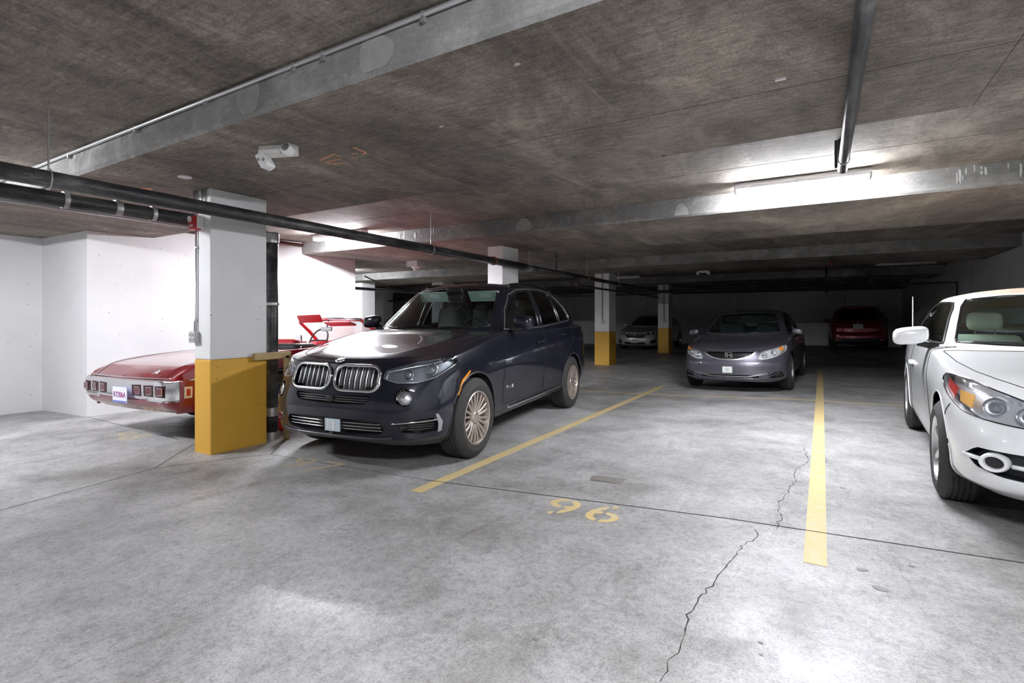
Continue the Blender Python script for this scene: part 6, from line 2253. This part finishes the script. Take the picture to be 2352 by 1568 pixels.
# cover discs
for x, y, lb in ((425, 406, 'plain white round cover plate under the first beam'), (315, 435, 'white round cover plate ringed by a rusty stain under the first beam')):
    q = on_z(x, y, SOFFIT)
    d = G().lathe([(.055, 0), (.055, -.006), (.04, -.01), (.001, -.011)], n=24).build('ceiling_cover', white_pl, None, True)
    d.location = q
    tag(d, lb, 'cover plate')
q = on_z(318, 437, SOFFIT)
blob(bpy.data.objects['trim_2'], 'rust_stain', (q.x, q.y), .15, .09, 'orange_spray', SOFFIT - .0015, 8, up=-1)
# joints of the shuttering boards
mat('board_joint', (.085, .074, .064), .9)
G().box((-4, 3.12, SOFFIT - .0003), (13.6, .004, .002)).build('board_joint', MATS['board_joint'], bpy.data.objects['trim_2'])
G().box((.75, 2.93, SOFFIT - .0003), (.004, 2.0, .002)).build('board_joint', MATS['board_joint'], bpy.data.objects['trim_2'])
G().box((-3, 5.4, SLAB - .0003), (11.6, .005, .002)).build('board_joint', MATS['board_joint'], ce)
# orange spray marks and small scraps on the soffit
for i, (a, b) in enumerate((((735, 368), (770, 352)), ((745, 372), (775, 378)), ((765, 375), (802, 374)), ((752, 371), (783, 364)), ((765, 354), (785, 358)), ((812, 338), (842, 350)), ((842, 350), (832, 354)), ((808, 352), (822, 352)), ((808, 361), (822, 363)))):
    p, q = on_z(*a, SOFFIT), on_z(*b, SOFFIT)
    d = (q - p).normalized(); n = Vector((-d.y, d.x, 0)) * .012
    k = Vector((0, 0, -.002))
    mesh('spray_mark', [p + n + k, p - n + k, q - n * .8 + k, q + n * .8 + k], [(0, 1, 2, 3)], MATS['orange_spray'], bpy.data.objects['trim_2'])
q = on_z(1793, 180, SOFFIT)
t = G().box((0, 0, -.004), (.05, .022, .008)).build('tape_scrap', white_pl)
t.location = q
tag(t, 'small white scrap of tape on the underside of the first beam', 'tape')
for x, y in ((1525, 357), (1320, 361), (1188, 147), (1014, 290), (1175, 380)):
    q = on_z(x, y, SOFFIT)
    blob(bpy.data.objects['trim_2'], 'soffit_patch', (q.x, q.y), .02, .014, 'floor_crack' if x > 1100 and y > 300 else 'efflorescence', SOFFIT - .0015, x, up=-1, n=12)

# pale patches and lime streaks on the beam faces
def face_patch(beam, y, px, py, rw, rh, m='efflorescence', seed=0):
    q = on_y(px, py, y)
    rnd = random.Random(seed)
    y0, y = y, y - .0004 * (seed % 10)
    V = [(q.x, y - .0012, q.z)]
    n = 22
    ph = rnd.uniform(0, 6)
    for i in range(n):
        a = 2 * math.pi * i / n
        r = 1 + .08 * math.sin(3 * a + ph)
        V.append((q.x + rw * r * math.cos(a), y - .0012, min(max(q.z + rh * r * math.sin(a), SOFFIT + .02), SLAB - .002)))
    mesh('pale_patch', V, [(0, (i + 1) % n + 1, i + 1) for i in range(n)][::-1], MATS[m], bpy.data.objects[beam])


mat('patch_pale', (.34, .33, .315), .85, noise=(14, .4, (.27, .26, .25)))
mat('patch_grey', (.32, .31, .30), .85, noise=(12, .4, (.26, .25, .24)))
for i, (x, y, a, b, m) in enumerate(((495, 250, .10, .10, 'patch_pale'), (462, 268, .07, .09, 'patch_grey'), (570, 225, .12, .11, 'patch_pale'), (862, 125, .12, .10, 'patch_pale'))):
    face_patch('trim_2', 1.873, x, y, a, b, m, i)
for i, (x, y, a, b, m) in enumerate(((2055, 430, .12, .10, 'patch_pale'), (1565, 487, .08, .10, 'patch_pale'), (1203, 518, .13, .10, 'patch_pale'), (2270, 415, .08, .06, 'patch_pale'))):
    face_patch('trim_3', 6.44, x, y, a, b, m, 10 + i)
for i, (x, y, a, b, m) in enumerate(((1740, 580, .22, .09, 'patch_grey'), (1690, 585, .2, .09, 'patch_grey'), (1500, 596, .18, .10, 'patch_grey'), (1445, 601, .14, .10, 'patch_grey'), (1385, 598, .1, .08, 'patch_grey'), (1985, 563, .16, .1, 'patch_grey'), (915, 634, .11, .10, 'patch_grey'), (963, 633, .14, .08, 'patch_grey'), (985, 630, .16, .10, 'patch_grey'), (1063, 627, .1, .1, 'patch_grey'))):
    face_patch('trim_4', 12.0, x, y, a, b, m, 20 + i)
mat('lime_streak', (.72, .72, .70), .9)
rnd = random.Random(11)
st = G()
for lo, hi, k in ((1.0, 2.5, 26), (-.9, .3, 26), (-6.6, -5.2, 22), (-7.6, -6.7, 8)):
    for i in range(k):
        x = rnd.uniform(lo, hi)
        z1 = SLAB - rnd.uniform(0, .09)
        z0 = max(SOFFIT + .03, z1 - rnd.uniform(.03, .13))
        w_ = rnd.uniform(.004, .012)
        y = 6.44 - .001 - .00006 * len(st.V) / 5
        st.add([(x - w_, y, z1), (x + w_ * .7, y, z1), (x + w_ * 1.3, y, (z0 + z1) / 2), (x + w_ * .3, y, z0), (x - w_ * .8, y, z0 + .02)], [(0, 4, 3, 2, 1)])
o = st.build('lime_streaks', MATS['lime_streak'], bpy.data.objects['trim_3'])
o['kind'] = 'stuff'

# the cars
build_suv()
build_convertible()
build_sedan()
build_classic()
build_red_suv()
build_hatchback()
